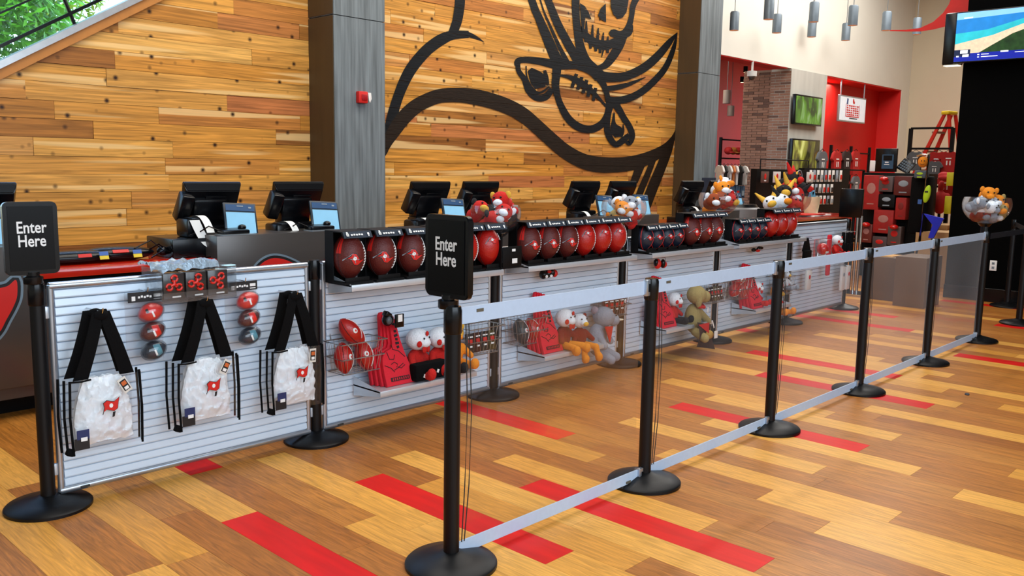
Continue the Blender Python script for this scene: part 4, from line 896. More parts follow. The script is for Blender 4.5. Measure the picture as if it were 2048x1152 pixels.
for (x, y, z, rot, k, lb) in [(2.735, -.085, .455, (-.25, .15, .3), 'r', 'red football, lower one next to the panel edge in the first basket'), (2.87, -.085, .455, (-.3, -.12, -.2), 'r', 'red football, lower one next to the foam fingers in the first basket'), (2.775, -.09, .60, (-.3, -.6, .2), 'r', 'red football with white badge on top of the first basket'), (2.83, -.05, .565, (-.2, -.55, .1), 'r', 'red football leaning behind the top one of the first basket'),
        (4.13, -.09, .425, (-.3, .0, .1), 'k', 'charcoal football in the basket of the elephant panel'), (4.24, -.09, .42, (-.3, -.2, .2), 'r', 'red football beside the charcoal one'),
        (5.22, -.07, .52, (0, .1, .2), 'k', 'charcoal football in the pack basket beside the elephant'),
        (6.88, -.09, .45, (.2, 1.0, .3), 'r', 'red football, lower one in the fifth panel basket'), (7.0, -.09, .45, (-.2, .3, .1), 'r', 'red football, upright one in the fifth panel basket'), (6.95, -.08, .54, (.2, .7, -.2), 'r', 'red football on top of the fifth panel basket')]:
    SB[k].at((x, FY + y, z), lb, rot=rot, group='small footballs in the baskets')
packs(3.60, FY - .13, .355, 4, .25, 'packs in the dark basket', 'beside the yellow plush feet', ['2a1c18', '3a1512', '1b1918', '403a18'])
packs(4.96, FY - .12, .43, 4, .25, 'packs in the elephant side basket', 'past the elephant plush', ['5a2a1c', '7a3a2a', '2a2421'])
packs(6.36, FY - .12, .39, 5, .25, 'packs in the tan dog side basket', 'behind the tan dog plush', ['4a4030', '2a1c18', '5a5438'])
packs(7.62, FY - .12, .34, 4, .25, 'packs in the far basket', 'on the fifth panel', ['6a3a20', '3a2a20'])

# ================================================================ FOAM FINGERS and lower shelves
def foam_hand(front=True):
    t = thing('foam_finger', '', 'foam finger', (0, 0, 0), 0)
    O = [(-.1, 0), (.1, 0), (.095, .05), (.085, .13), (.062, .2), (.05, .29), (.042, .40), (.038, .445), (.025, .462), (.008, .46), (-.002, .44), (-.004, .36), (-.008, .27), (-.02, .24), (-.05, .235), (-.075, .22), (-.095, .19), (-.1, .15), (-.102, .08)]
    mb = MB().m(redfoam); O = [(x, z * .86) for x, z in O]; mb.prism([(x, 0, z) for x, z in O], (0, .022, 0)); bmesh.ops.bevel(mb.b, geom=[e for e in mb.b.edges if abs(e.verts[0].co.y - e.verts[1].co.y) < 1e-6], offset=.003, segments=1, affect='EDGES'); mb.build('foam_body', t)
    if front:
        mb = MB().m(dkprint)
        for pts in ([(-.06, .19), (-.05, .15), (-.02, .145), (-.01, .17)], [(-.09, .12), (-.05, .1), (-.03, .075)], [(-.02, .23), (-.015, .2), (.02, .19), (.06, .15)], [(-.045, .12), (-.02, .13), (0, .115), (-.01, .1)], [(.0, .1), (.02, .09), (.05, .105)], [(-.03, .085), (.0, .095), (.04, .115)]):
            mb.tube([(x, -.001, z) for x, z in pts], .0022, 5)
        mb.build('hand_lines', t)
        mb = MB().m(dkprint); mb.box((.0, -.001, .035), (.13, .003, .022)); mb.build('name_block', t, False)
        mb = MB().m(mat('foam_letters', '#b01022', .6))
        for k in range(8): mb.box((-.052 + k * .015, -.003, .035), (.009, .002, .014))
        mb.build('letters', t, False)
        mb = MB().m(dkprint)
        for k, z in enumerate((.21, .232, .254, .276, .30, .34)): mb.box((.024, -.001, z), (.024 if k % 2 else .016, .004, .014), RY(.25 * (k % 3 - 1)))
        mb.build('finger_lettering', t, False)
    return t
FF = Proto(foam_hand()); FF2 = Proto(foam_hand(False))
def smallshelf(x, z, L_, label): return shelf(x, x + L_, z, .24, .03, label)
smallshelf(2.86, .27, .72, 'white metal lower shelf under the foam fingers and plush of the second panel')
smallshelf(4.20, .265, .62, 'white metal lower shelf under the orange-footed plush')
smallshelf(5.60, .265, .66, 'white metal lower shelf under the white-headed plush and tan dog')
smallshelf(7.00, .265, .66, 'white metal lower shelf under the orange plush of the fifth panel')
for (x, z, nm, hh) in [(3.045, .277, 'second', 1.0), (4.345, .272, 'third', 1.0), (5.72, .272, 'fourth', 1.0), (7.13, .272, 'fifth', 1.0)]:
    FF.at((x, FY - .195, z), 'front red foam finger with black drawing on the %s slat panel' % nm, rot=(-.3, 0, 0), group='foam fingers')
    for k in range(3): FF2.at((x - .012 * (k + 1), FY - .165 + .03 * k, z), '%s red foam finger behind the drawn one on the %s panel' % (('next', 'middle', 'rearmost')[k], nm), rot=(-.26 + .05 * k, 0, 0), group='foam fingers')
t = thing('toy_helmet_pack', 'black and grey toy on a white tag above the foam fingers of the second panel', 'toy pack', (3.03, FY - .15, .645))
mb = MB().m(black); mb.ell((-.045, 0, 0), (.035, .03, .035)); mb.box((-.05, 0, .03), (.04, .04, .03), RY(.6), .006); mb.m(mat('toy_grey', '#4a5055', .4)).ell((-.055, -.025, .0), (.018, .012, .022)); mb.build('toy', t)
MB().m(black).box((.02, -.02, -.01), (.06, .012, .075), bev=.003).build('card', t); MB().m(white).box((.02, -.028, .005), (.03, .003, .04)).build('label', t, False); MB().m(chrome).tube([(0, .13, .0), (0, -.01, .0)], .003).build('hook', t)
t = thing('toy_car_pack', 'row of black and red toy packs with white dots above the upper belt', 'toy pack', (4.41, FY - .07, .78))
mb = MB().m(black); [mb.ell((-.05 + k * .04, 0, .0 + .003 * k), (.024, .03, .03)) for k in range(3)]; mb.m(redprint).ell((.065, 0, 0), (.02, .025, .026)); mb.ell((-.01, -.02, .018), (.018, .012, .012)); mb.m(white).ell((-.045, -.028, -.01), (.012, .006, .012)); mb.ell((0, -.03, -.01), (.014, .006, .01)); mb.build('toys', t); MB().m(chrome).tube([(0, .08, .02), (0, -.05, .02)], .003).build('hook', t)
t = thing('keychain_pack', 'red and black hanging toys above the upper belt on the fourth panel', 'toy pack', (5.73, FY - .07, .76))
mb = MB().m(redprint); mb.ell((-.03, 0, 0), (.03, .03, .04)); mb.ell((.05, 0, -.01), (.03, .03, .03)); mb.m(black).ell((.015, -.02, .0), (.02, .02, .035)); mb.ell((-.05, 0, .01), (.02, .02, .03)); mb.build('toys', t); MB().m(chrome).tube([(0, .08, .05), (0, -.05, .05), (0, -.05, .02)], .003).build('hook', t)
t = thing('scissors_toy', 'black and red scissor-shaped toy above the upper belt on the fifth panel', 'toy pack', (7.28, FY - .07, .79))
mb = MB().m(black); mb.ell((-.06, 0, -.01), (.03, .02, .018)); mb.ell((.07, 0, 0), (.035, .02, .014)); mb.tube([(-.02, 0, -.02), (.03, -.01, .03), (.06, -.01, .075)], .008); mb.m(redprint).ell((0, -.01, -.02), (.035, .015, .012)); mb.build('toy', t); MB().m(chrome).tube([(0, .08, 0), (0, -.02, 0)], .003).build('hook', t)

# ================================================================ PLUSH on the panels
GP = 'plush toys on the slat panels'
bearish('plush_bear', 'white-headed plush with red patches and red arms lying beside the foam fingers', wfur, rfur, rfur, wfur, (3.23, FY - .10, .28), .25, .98, None, 0, GP, spots=rfur)
bearish('plush_bear', 'white plush with red collar and black trousers, half behind the front post', wfur, rfur, kfur, wfur, (3.38, FY - .12, .28), .1, .95, None, 0, GP, spots=rfur)
t = thing('black_shorts_pack', 'black cloth pack with white marks at the front of the second panel lower shelf', 'clothing pack', (3.24, FY - .2, .28), 0); MB().m(cloth).box((0, 0, .05), (.24, .07, .1), bev=.015).build('cloth', t); MB().m(white).box((-.06, -.037, .03), (.014, .003, .02), RY(.4)).box((-.045, -.037, .03), (.004, .003, .02), RY(-.4)).box((.04, -.037, .045), (.014, .003, .02), RY(.4)).build('print', t, False)
bearish('plush_duck', 'yellow plush with orange feet showing right of the front post', yfur, ofur, ofur, yfur, (3.53, FY - .10, .29), -.3, .95, ofur, .0, GP)
bearish('plush_bird', 'maroon and white plush bird with big orange feet on the third panel shelf', wfur, mfur, ofur, wfur, (4.50, FY - .14, .27), .15, .95, None, 0, GP, spots=rfur, drop=.03)
bearish('plush_bird', 'second orange-footed maroon plush dangling off the third panel shelf', wfur, mfur, ofur, mfur, (4.66, FY - .15, .25), -.15, .9, yfur, 0, GP, drop=.09)
t = thing('plush_elephant', 'large grey plush elephant with red bandana leaning out over the belt', 'plush toy', (4.90, FY - .13, .15), .35, GP)
put('head', blob([('e', (.02, -.03, .29), (.085, .08, .075), RY(.3)), ('e', (.09, -.08, .26), (.05, .05, .045))], gfur), t); put('body', blob([('e', (-.02, 0, .13), (.085, .07, .12)), ('c', (-.06, -.02, .18), (-.09, -.08, .1), .03, .025), ('c', (.05, -.02, .18), (.11, -.06, .1), .03, .025)], gfur), t)
for s in (-1, 1): put('leg', blob([('c', (s * .045, -.03, .04), (s * .06, -.12, .0), .036, .034)], gfur), t)
put('ear', blob([('e', (-.03, .02, .34), (.022, .03, .03))], fur('pinkgrey', '#9a8a92'), .005), t); put('tusk', blob([('c', (.12, -.1, .26), (.17, -.13, .255), .012, .006)], fur('cream', '#e8dfc8'), .003), t); eyes(t, [(.065, -.11, .3)])
MB().m(rfur).prism([(-.09, -.075, .24), (.04, -.09, .225), (-.08, -.11, .13)], (0, -.008, 0)).build('bandana', t)
bearish('plush_bear', 'white-headed red-spotted plush beside the pink-red foam finger of the fourth panel', wfur, rfur, kfur, wfur, (5.88, FY - .11, .28), .2, .85, None, 0, GP, spots=rfur)
t = thing('plush_dog', 'large tan plush dog with long ears and red collar leaning over the fourth panel shelf', 'plush toy', (6.04, FY - .2, .17), .35, GP)
put('head', blob([('e', (0, -.02, .33), (.09, .08, .075)), ('e', (.07, -.07, .31), (.06, .05, .05))], tfur), t); put('body', blob([('e', (0, 0, .14), (.08, .07, .12)), ('c', (.05, -.02, .2), (.15, -.09, .1), .034, .03)], tfur), t); put('ear', blob([('e', (-.055, -.05, .3), (.022, .03, .07))], tfur, .005), t)
for s in (-1, 1): put('leg', blob([('c', (s * .045, -.03, .04), (s * .09, -.12, .0), .036, .036)], tfur if s < 0 else fur('sand', '#c49a4a')), t)
MB().m(rfur).tube([(-.06, -.05, .245), (0, -.085, .235), (.06, -.05, .245)], .014, 8).build('collar', t); put('nose', blob([('e', (.12, -.1, .32), (.014, .014, .012))], kfur, .003), t); MB().m(white).box((.09, -.1, .2), (.035, .004, .045), RY(.3), .004).build('tag', t)
t = thing('team_scarf', 'brown and red cloth hanging off the fourth panel lower shelf with white marks', 'scarf', (6.06, FY - .27, .24), 0)
MB().m(fur('brown', '#3a2218')).grid(lambda u, v: Vector((-.12 + .26 * u, -.03 - .03 * math.sin(v * 3 + u * 4), .06 - .2 * v - .05 * u)), 10, 10).build('cloth', t); MB().m(rfur).grid(lambda u, v: Vector((-.16 + .16 * u, -.07, .05 - .09 * v * u)), 6, 4).build('red_cloth', t); MB().m(white).box((.1, -.075, -.06), (.05, .003, .06)).box((.05, -.075, .03), (.012, .003, .07), RY(-.5)).build('print', t, False)
bearish('plush_bear', 'small white and red plush behind the third queue post on the fifth panel', wfur, rfur, rfur, wfur, (7.24, FY - .1, .28), .2, .75, None, 0, GP, spots=rfur)
bearish('plush_bird', 'orange plush bird with big feet showing past the third queue post', ofur, rfur, ofur, ofur, (7.56, FY - .14, .17), -.1, .95, yfur, 0, GP)
bearish('plush_bird', 'grey-white hanging plush above the orange one', wfur, wfur, gfur, wfur, (7.80, FY - .1, .37), -.1, .7, yfur, 0, GP)

# ================================================================ sixth panel goods
def hang_bag(x, z, w_, h, m_, label, name='hanging_bag', strap=True):
    t = thing(name, label, 'hanging bag', (x, FY - .1, z), 0, 'hanging goods on the sixth slat panel')
    MB().m(m_).box((0, 0, -h / 2 - (.12 if strap else 0)), (w_, .03, h), bev=.01).build('bag', t)
    if strap: MB().m(cloth).prism([(-.02, 0, 0), (.02, 0, 0), (w_ / 2, 0, -.13), (-w_ / 2, 0, -.13)], (0, .02, 0)).build('strap', t)
    MB().m(chrome).tube([(0, .11, .0), (0, -.04, 0)], .003).build('hook', t); return t
hang_bag(8.24, .84, .16, .1, cloth, 'black strap bag at the near edge of the sixth panel')
t = hang_bag(8.30, .52, .1, .2, mat('white_sleeve', '#d7d5d2', .6), 'white narrow pouch with red dot low on the sixth panel', 'white_pouch', False); MB().m(redprint).ell((0, -.017, -.07), (.02, .004, .022)).build('badge', t)
t = thing('red_helmet_pack', 'clear pack with round red toy helmet on the sixth panel', 'toy pack', (8.52, FY - .1, .72), 0); put('helmet', blob([('e', (0, -.03, 0), (.06, .06, .06))], mat('glossy_red', '#cc1a16', .2, coat=.6)), t); MB().m(white).box((-.0, -.08, -.03), (.05, .01, .02)).build('mask', t, False); MB().m(plastic).box((0, -.03, 0), (.15, .14, .2), bev=.02).build('bubble', t)
t = thing('red_foam_stick', 'long red foam stick hanging on the sixth panel', 'foam toy', (8.74, FY - .1, .84), 0); MB().m(redfoam).box((0, 0, -.2), (.07, .03, .42), bev=.012).build('stick', t)
bearish('plush_bear', 'small white plush with red patches hanging on the sixth panel', wfur, rfur, rfur, rfur, (8.95, FY - .08, .62), 0, .75, None, 0, GP, spots=rfur)
for k, x in enumerate((9.1, 9.2, 9.3)): hang_bag(x, .86, .05, .2, cloth, 'black folded bag, %s from the white pouch pair' % ORD[k], 'folded_bag')
for k, x in enumerate((9.12, 9.25)):
    t = hang_bag(x, .50, .09, .26, mat('white_sleeve', '#d7d5d2', .6), ('white ribbed pouch on the sixth panel', 'white pouch with red dot at the far end of the sixth panel')[k], 'white_pouch', False); MB().m(redprint if k else grey).ell((0, -.017, -.09), (.02, .004, .022)).build('badge', t)

# ================================================================ BOWLS OF PLUSH
def bowl(loc, r, label):
    t = thing('merchandise_bowl', label, 'bowl', loc, 0, 'clear bowls of plush on the posts')
    mb = MB().m(plastic); mb.lathe([(r * math.sin(a), r * (.82 - .95 * math.cos(a) * .9)) for a in [PI * .02 + k * PI * .6 / 12 for k in range(13)]], n=32); mb.build('clear_bowl', t)
    MB().m(black).lathe([(.035, -.09), (.035, -.03), (r * .3, 0), (0, 0)], n=24).build('socket', t); return t
def head_toy(name, label, loc, rot, col, ear, muz, grp, s=1.0, horn=None):
    t = thing(name, label, 'plush toy', loc, 0, grp)
    put('head', blob([('e', (0, 0, 0), (.05, .048, .045)), ('e', (0, .05, -.03), (.045, .05, .04))], col, .008), t); put('muzzle', blob([('e', (0, -.045, -.012), (.028, .024, .02))], muz, .006), t)
    for q in (-1, 1):
        if horn: put('ear', blob([('c', (q * .03, 0, .03), (q * .06, .01, .09), .018, .006)], ear, .005), t)
        else: put('ear', blob([('e', (q * .046, .005, .022), (.018, .012, .024))], ear, .006), t)
    eyes(t, [(-.02, -.043, .016), (.02, -.043, .016)], .006); t.rotation_euler = rot; t.scale = (s * 1.2,) * 3; return t
def fill(c, r, specs, grp, where):
    rr = random.Random(sum(map(ord, grp)))
    for k, (dx, dy, dz, name, col, ear, muz, lb, horn) in enumerate(specs):
        head_toy(name, lb + ' ' + where, (c[0] + dx * r, c[1] + dy * r, c[2] + dz * r), (rr.uniform(-.5, .3), rr.uniform(-.5, .5), rr.uniform(-1.2, .2)), col, ear, muz, grp, r / .155, horn)
B1 = (3.99, SY, 1.06); bowl(B1, .165, 'clear bowl of red and black plush above the end of the first football shelf')
fill((3.99, SY, 1.06), .15, [(-.45, -.3, .7, 'plush_dragon', rfur, kfur, wfur, 'red plush with white face', None), (.1, -.2, 1.5, 'plush_dragon', rfur, yfur, wfur, 'topmost red and yellow plush', None), (.5, -.3, .75, 'plush_dragon', kfur, rfur, wfur, 'black plush with red ears', None), (-.05, -.55, 1.0, 'plush_dragon', rfur, wfur, wfur, 'red plush at the rim', None), (.0, .4, .8, 'plush_dragon', kfur, kfur, gfur, 'all black plush', None), (.7, .2, 1.15, 'plush_dragon', wfur, rfur, rfur, 'white plush with red ears', None), (.05, -.2, .45, 'plush_dragon', kfur, gfur, gfur, 'black plush at the bottom', None), (-.6, .3, 1.1, 'plush_dragon', rfur, kfur, yfur, 'red plush with yellow muzzle', None)], 'plush in the red and black bowl', 'in the bowl behind the front sign')
B2 = (5.36, SY, 1.06); bowl(B2, .17, 'clear bowl of grey and tan plush above the second football shelf end')
fill(B2, .155, [(-.5, -.3, .9, 'plush_elephant', ofur, ofur, wfur, 'golden plush', None), (0, -.4, 1.15, 'plush_elephant', gfur, wfur, wfur, 'pale grey plush facing out', None), (.55, 0, 1.1, 'plush_elephant', ofur, yfur, wfur, 'orange plush', None), (.1, .4, 1.1, 'plush_elephant', wfur, gfur, gfur, 'white and grey plush', None), (0, -.4, .55, 'plush_elephant', rfur, wfur, wfur, 'red plush low down', None), (-.45, .1, .5, 'plush_elephant', tfur, ofur, ofur, 'tan plush low down', None), (.5, -.2, .5, 'plush_elephant', wfur, rfur, rfur, 'white plush low down', None)], 'plush in the grey and tan bowl', 'in the second bowl')
B3 = (6.72, SY, 1.10); bowl(B3, .17, 'clear bowl of orange and white plush above the third football shelf end')
fill(B3, .17, [(-.8, -.2, .8, 'plush_fox', fur('rust', '#8a3a14'), wfur, wfur, 'rust brown plush', None), (-.3, -.3, .9, 'plush_fox', fur('rust', '#8a3a14'), ofur, wfur, 'rust plush with orange ears', None), (0, -.2, 1.4, 'plush_fox', ofur, ofur, wfur, 'orange plush on top', None), (.5, 0, 1.6, 'plush_fox', wfur, ofur, ofur, 'white plush highest up', None), (.5, -.35, .8, 'plush_fox', rfur, rfur, yfur, 'red plush with tan muzzle', None), (.95, 0, 1.0, 'plush_fox', wfur, mfur, gfur, 'white-faced maroon-eared plush', None), (0, .3, .6, 'plush_fox', ofur, wfur, wfur, 'orange plush low down', None)], 'plush in the orange and white bowl', 'in the third bowl')
B4 = (8.09, SY, 1.08); bowl(B4, .18, 'clear bowl of red dragon plush above the fourth football shelf')
fill(B4, .21, [(-1.6, .2, .5, 'plush_duck', wfur, yfur, yfur, 'white and yellow plush', 1), (-1.2, -.1, .6, 'plush_duck', wfur, kfur, ofur, 'white plush with orange bill', 1), (-.85, 0, 1.0, 'plush_bull', kfur, yfur, yfur, 'black plush with yellow horns', 1), (-.2, -.1, .5, 'plush_bull', rfur, rfur, rfur, 'red plush low down', 1), (-.3, 0, 1.2, 'plush_bull', rfur, yfur, wfur, 'red plush with yellow horns', 1), (.4, 0, .9, 'plush_bull', rfur, kfur, wfur, 'red plush with black horns', 1), (.15, .1, 1.6, 'plush_bull', kfur, rfur, rfur, 'black plush highest up with red horns', 1), (.9, 0, 1.1, 'plush_bull', kfur, rfur, rfur, 'black plush with red horns', 1), (.6, .1, .35, 'plush_bull', rfur, rfur, kfur, 'red plush at the bottom', 1)], 'plush heaped over the fourth football shelf', 'in the far bowl of red plush')
B5 = (8.56, 2.34, 1.06); bowl(B5, .20, 'clear bowl of tan and grey plush on the last queue stanchion')
fill(B5, .165, [(-.5, -.3, .9, 'plush_mouse', wfur, gfur, gfur, 'white plush', None), (0, -.3, 1.0, 'plush_mouse', gfur, wfur, wfur, 'pale grey plush', None), (.15, .0, 1.6, 'plush_mouse', ofur, ofur, ofur, 'orange plush highest up', None), (.65, -.3, 1.2, 'plush_mouse', ofur, tfur, ofur, 'orange-tan plush', None), (.3, -.6, .7, 'plush_mouse', tfur, ofur, ofur, 'tan plush', None), (.95, .1, 1.1, 'plush_mouse', wfur, wfur, wfur, 'white plush at the far rim', None), (-.4, .1, .5, 'plush_mouse', mfur, gfur, gfur, 'maroon plush low down', None), (.1, -.3, .35, 'plush_mouse', gfur, mfur, wfur, 'grey plush at the bottom', None), (-.8, .1, 1.1, 'plush_mouse', gfur, wfur, wfur, 'grey plush hanging over the rim', None)], 'plush in the bowl by the black wall', 'in the bowl by the black wall')

# ================================================================ WALL FITTINGS
p = atY(722, 195, 7.56); t = thing('fire_alarm_pull', 'small red fire alarm pull station with white tag on the near concrete pillar', 'fire alarm', (p.x, 7.56, p.z))
MB().m(redprint).box((-.01, -.03, 0), (.115, .06, .12), bev=.01).build('body', t); MB().m(mat('alarm_handle', '#a01018', .4)).box((0, -.063, .0), (.07, .012, .06), bev=.004).build('handle', t); MB().m(white).prism([(.045, -.062, .05), (.085, -.06, .05), (.1, -.05, -.01), (.08, -.05, -.05), (.06, -.06, -.035)], (0, .004, 0)).build('tag', t, False)
p = atX(1987, 531, 11.3); t = thing('wall_outlet', 'white double outlet plate low on the black wall', 'outlet', (11.29, p.y, p.z))
MB().m(white).box((0, 0, 0), (.012, .075, .12), bev=.003).build('plate', t); mb = MB().m(grey)
for z in (-.025, .025): mb.box((-.007, 0, z), (.003, .03, .03)); mb.m(dkprint).box((-.009, .006, z), (.002, .004, .012)).box((-.009, -.006, z), (.002, .004, .012)); mb.m(grey)
mb.build('sockets', t, False)
# pendant cylinders
def pendant(h=.33, r=.08, drop=1.8):
    t = thing('pendant_light', '', 'pendant light', (0, 0, 0), 0, 'grey cylinder pendants before the white wall')
    MB().m(mat('pendant_grey', '#66727c', .45, .3)).lathe([(r, 0), (r, h - .03), (r * .85, h - .005), (r * .25, h), (0, h)], n=28).build('shade', t)
    MB().m(mat('pendant_inner', '#c98f66', .4, emit=.4)).lathe([(r * .96, .002), (r * .9, .05), (0, .06)], n=24).build('reflector', t)
    MB().m(mat('cord_grey', '#5c6266', .6)).tube([(0, 0, h), (0, 0, h + drop)], .006).build('cord', t); return t
PD = Proto(pendant())
PY = [(1468, 61, 7.7, 18), (1537, 39, 7.0, 20), (1553, 66, 7.6, 18), (1627, 44, 7.1, 19), (1623, 74, 7.8, 17), (1691, 81, 7.6, 16.5), (1705, 51, 6.4, 19), (1772, 61, 6.6, 18), (1833, 69, 6.6, 16)]
for i, (x, y, Y, w_) in enumerate(PY):
    p = atY(x, y, Y); d = project(p)[2]; PD.at(p, '%s grey cylinder pendant counted from the far concrete pillar' % ORD[i], scale=(w_ * d / 1753 / .16,) * 3, rz=0)
# small lights inside the brick opening
for i, (x, y, Y, h) in enumerate(((1453, 207, 9.3, .26), (1461, 232, 10.0, .22))):
    t = thing('shop_pendant', ('upper', 'lower')[i] + ' pale cylinder pendant inside the red room behind the brick column', 'pendant light', atY(x, y, Y), 0, 'pendants in the red room'); MB().m(mat('pale_shade', '#8d8076', .5)).lathe([(.075, 0), (.075, h), (0, h)], n=20).build('shade', t); MB().m(cord_m if False else MATS['cord_grey']).tube([(0, 0, h), (0, 0, h + 1.2)], .006).build('cord', t)
for i, (x, y, Y) in enumerate(((1491, 145, 10.5), (1484, 165, 11.2))):
    t = thing('track_spotlight', ('upper', 'lower')[i] + ' small dark spotlight under the ceiling of the red room', 'spotlight', atY(x, y, Y), 0, 'spotlights in the red room'); MB().m(matte).lathe([(.05, 0), (.05, .14), (0, .14)], n=16).build('can', t); MB().m(mat('lamp_glow', '#ffe2b0', .3, emit=6)).lathe([(.04, -.002), (0, -.002)], n=16).build('lamp', t)
mb = MB().m(matte)
for Y in (9.6, 10.6, 11.4): mb.tube([(12.9, Y, 4.0), (16.2, Y, 4.0)], .012)
tag(mb.build('ceiling_track'), 'thin dark lighting track rails under the warm ceiling of the red room', 'light track')
p = atY(1516, 152, 7.9); t = thing('dome_camera', 'white dome security camera hanging in the brick column opening', 'security camera', (p.x, 8.02, p.z))
MB().m(mat('dome_white', '#c9c6c0', .4)).lathe([(.03, .1), (.085, .09), (.085, .0), (.07, -.005), (0, -.005)], n=24).tube([(0, 0, .09), (0, 0, .35)], .02).build('housing', t); MB().m(mat('smoked_dome', '#3b3936', .1, coat=.8)).ell((0, 0, 0), (.068, .068, .07)).build('dome', t)
# two TVs on the pale concrete column
def green_screen(name, base, dark, seed):  # greenery reflected in the glass, painted in as glowing noise colour
    m = bpy.data.materials.new(name); m.use_nodes = True; nt = m.node_tree; N = nt.nodes; L = nt.links; p = N['Principled BSDF']
    tc = N.new('ShaderNodeTexCoord'); mpp = N.new('ShaderNodeMapping'); mpp.inputs['Location'].default_value = (seed, seed, seed); mpp.inputs['Scale'].default_value = (2.2, 1, 1.1); L.new(tc.outputs['Object'], mpp.inputs[0])
    wv = N.new('ShaderNodeTexNoise'); wv.inputs['Scale'].default_value = 1.6; wv.inputs['Detail'].default_value = 4; wv.inputs['Distortion'].default_value = .8; L.new(mpp.outputs[0], wv.inputs['Vector'])
    r = ramp(nt, [(.36, dark), (.46, base[0]), (.56, base[1]), (.72, base[2])]); L.new(wv.outputs['Fac'], r.inputs[0]); L.new(r.outputs[0], p.inputs['Base Color']); L.new(r.outputs[0], p.inputs['Emission Color']); p.inputs['Emission Strength'].default_value = .55; p.inputs['Roughness'].default_value = .15; return m
for i, (x0_, y0_, x1_, y1_, cols, lb) in enumerate(((1591, 192, 1640, 253, (('#2d4a1c', '#4c7a25', '#7f9a77'), '#1e2b1a'), 'upper wall screen with painted reflection of dark green foliage on the pale column'), (1585, 281, 1634, 345, (('#5a5a22', '#8f9440', '#c9cf86'), '#2c2a18'), 'lower wall screen with painted reflection of yellow-green foliage on the pale column'))):
    a_ = atY(x0_, y0_, 7.9); b_ = atY(x1_, y1_, 7.9); w_ = b_.x - a_.x; h_ = a_.z - b_.z; t = thing('wall_screen', lb, 'television', ((a_.x + b_.x) / 2, 7.9, (a_.z + b_.z) / 2 + .02))
    MB().m(black).box((0, .02, 0), (w_ + .04, .07, h_ + .04), bev=.006).build('housing', t); MB().m(green_screen('foliage_reflection', cols[0], cols[1], i * 2.3)).box((0, -.017, 0), (w_ - .02, .004, h_ - .02)).build('screen', t, False); MB().m(black).box((0, .07, 0), (w_ * .5, .06, h_ * .5)).build('mount', t, False)
# hanging framed sign in the alcove
a_ = atY(1678, 189, 8.05); b_ = atY(1727, 248, 8.05); t = thing('hanging_sign', 'white framed hanging sign with red lettering block in the red alcove', 'sign', ((a_.x + b_.x) / 2, 8.05, (a_.z + b_.z) / 2)); w_ = b_.x - a_.x; h_ = a_.z - b_.z
MB().m(alu).box((0, 0, 0), (w_, .05, h_), bev=.006).build('frame', t); MB().m(mat('sign_white', '#dfe6ee', .4, emit=.25)).box((0, -.027, 0), (w_ - .06, .006, h_ - .06)).build('sign_panel', t, False)
mb = MB().m(alu); [mb.tube([(s * w_ * .44, 0, h_ / 2), (s * w_ * .44, 0, ZT - t.location.z)], .014) for s in (-1, 1)]; mb.build('hanger', t)
mb = MB().m(redprint); bw_ = w_ * .46
for j in range(5):
    for k in range(6):
        mb.box((-.02 + (k - 2.5) * bw_ / 6, -.032, .12 - j * h_ * .085 - .05), (bw_ / 6 * (.8 if (j * 3 + k) % 4 else .45), .003, h_ * .055))
mb.box((-.02 - bw_ * .55, -.032, -.02), (.02, .003, h_ * .45)); mb.box((-.02 + bw_ * .55, -.032, -.02), (.02, .003, h_ * .45)); mb.box((-.02, -.032, -.045 - h_ * .2), (bw_ * 1.1, .003, .02)); mb.ell((.0, -.032, h_ * .33), (.035, .003, .05)); mb.box((.03, -.032, h_ * .27), (.08, .003, .05))
mb.m(mat('sign_blue', '#4a5a8a', .5)).box((-w_ * .22, -.032, h_ * .29), (.07, .003, .12), RY(.15)); mb.m(dkprint).box((.04, -.032, -h_ * .35), (w_ * .3, .003, .02)); mb.build('lettering', t, False)
# red sail
t = thing('red_sail', 'red stretched fabric sail reaching from above to the pendants', 'fabric sail', (0, 0, 0))
SX_ = 11.9
top = [(1780, 60), (1812, 59.5), (1840, 56), (1866, 44), (1886, 26), (1898, 8), (1908, -20), (1915, -60)]; bot = [(1780, 62), (1812, 63), (1840, 63), (1866, 59), (1886, 54), (1902, 50), (1936, 46), (1985, 30)]
mb = MB().m(mat('sail_red', '#c9150c', .6)); n = len(top)
A = [atX(x, y, SX_) for x, y in top]; B_ = [atX(x, y, SX_) for x, y in bot]
for off in (0, .006):
    va = [mb.b.verts.new(p_ + Vector((off, 0, 0))) for p_ in A]; vb = [mb.b.verts.new(p_ + Vector((off, 0, 0))) for p_ in B_]
    mb._tag(None, [mb.b.faces.new((va[i], va[i + 1], vb[i + 1], vb[i])) for i in range(n - 1)])
mb.build('fabric', t)
# television on the black wall
TX = 11.08
t = thing('large_television', 'large television showing a beach on the black wall', 'television', (0, 0, 0))
a_ = atX(1915, 27, TX); b_ = atX(1907, 124, TX); ztop, zbot = a_.z, b_.z; ya, yb = a_.y, 2.2
MB().m(black).box((TX + .04, (ya + yb) / 2, (ztop + zbot) / 2), (.07, ya - yb + .03, ztop - zbot + .03), bev=.006).build('housing', t)
sc = thing('x', 'x', 'x'); bpy.data.objects.remove(sc)
H_ = ztop - zbot; W_ = ya - yb
def scr(name, pts, m_, k): MB().m(m_).prism([(TX + .004 - .0008 * k, ya - u * W_, ztop - v * H_) for u, v in pts], (.0006, 0, 0)).build(name, t, False)
def em(n, c, var=.12, sc_=6, e=.85): return mat('screen_' + n, c, .25, var=var, scale=sc_, emit=e)
q = .72 / 1.33
scr('screen', [(0, 0), (1, 0), (1, 1), (0, 1)], em('sky', '#7ab4e6', .05), 1)
scr('screen_sea', [(0, .14), (1, .06), (1, 1), (0, .9)], em('deep', '#1a72b8', .15), 2)
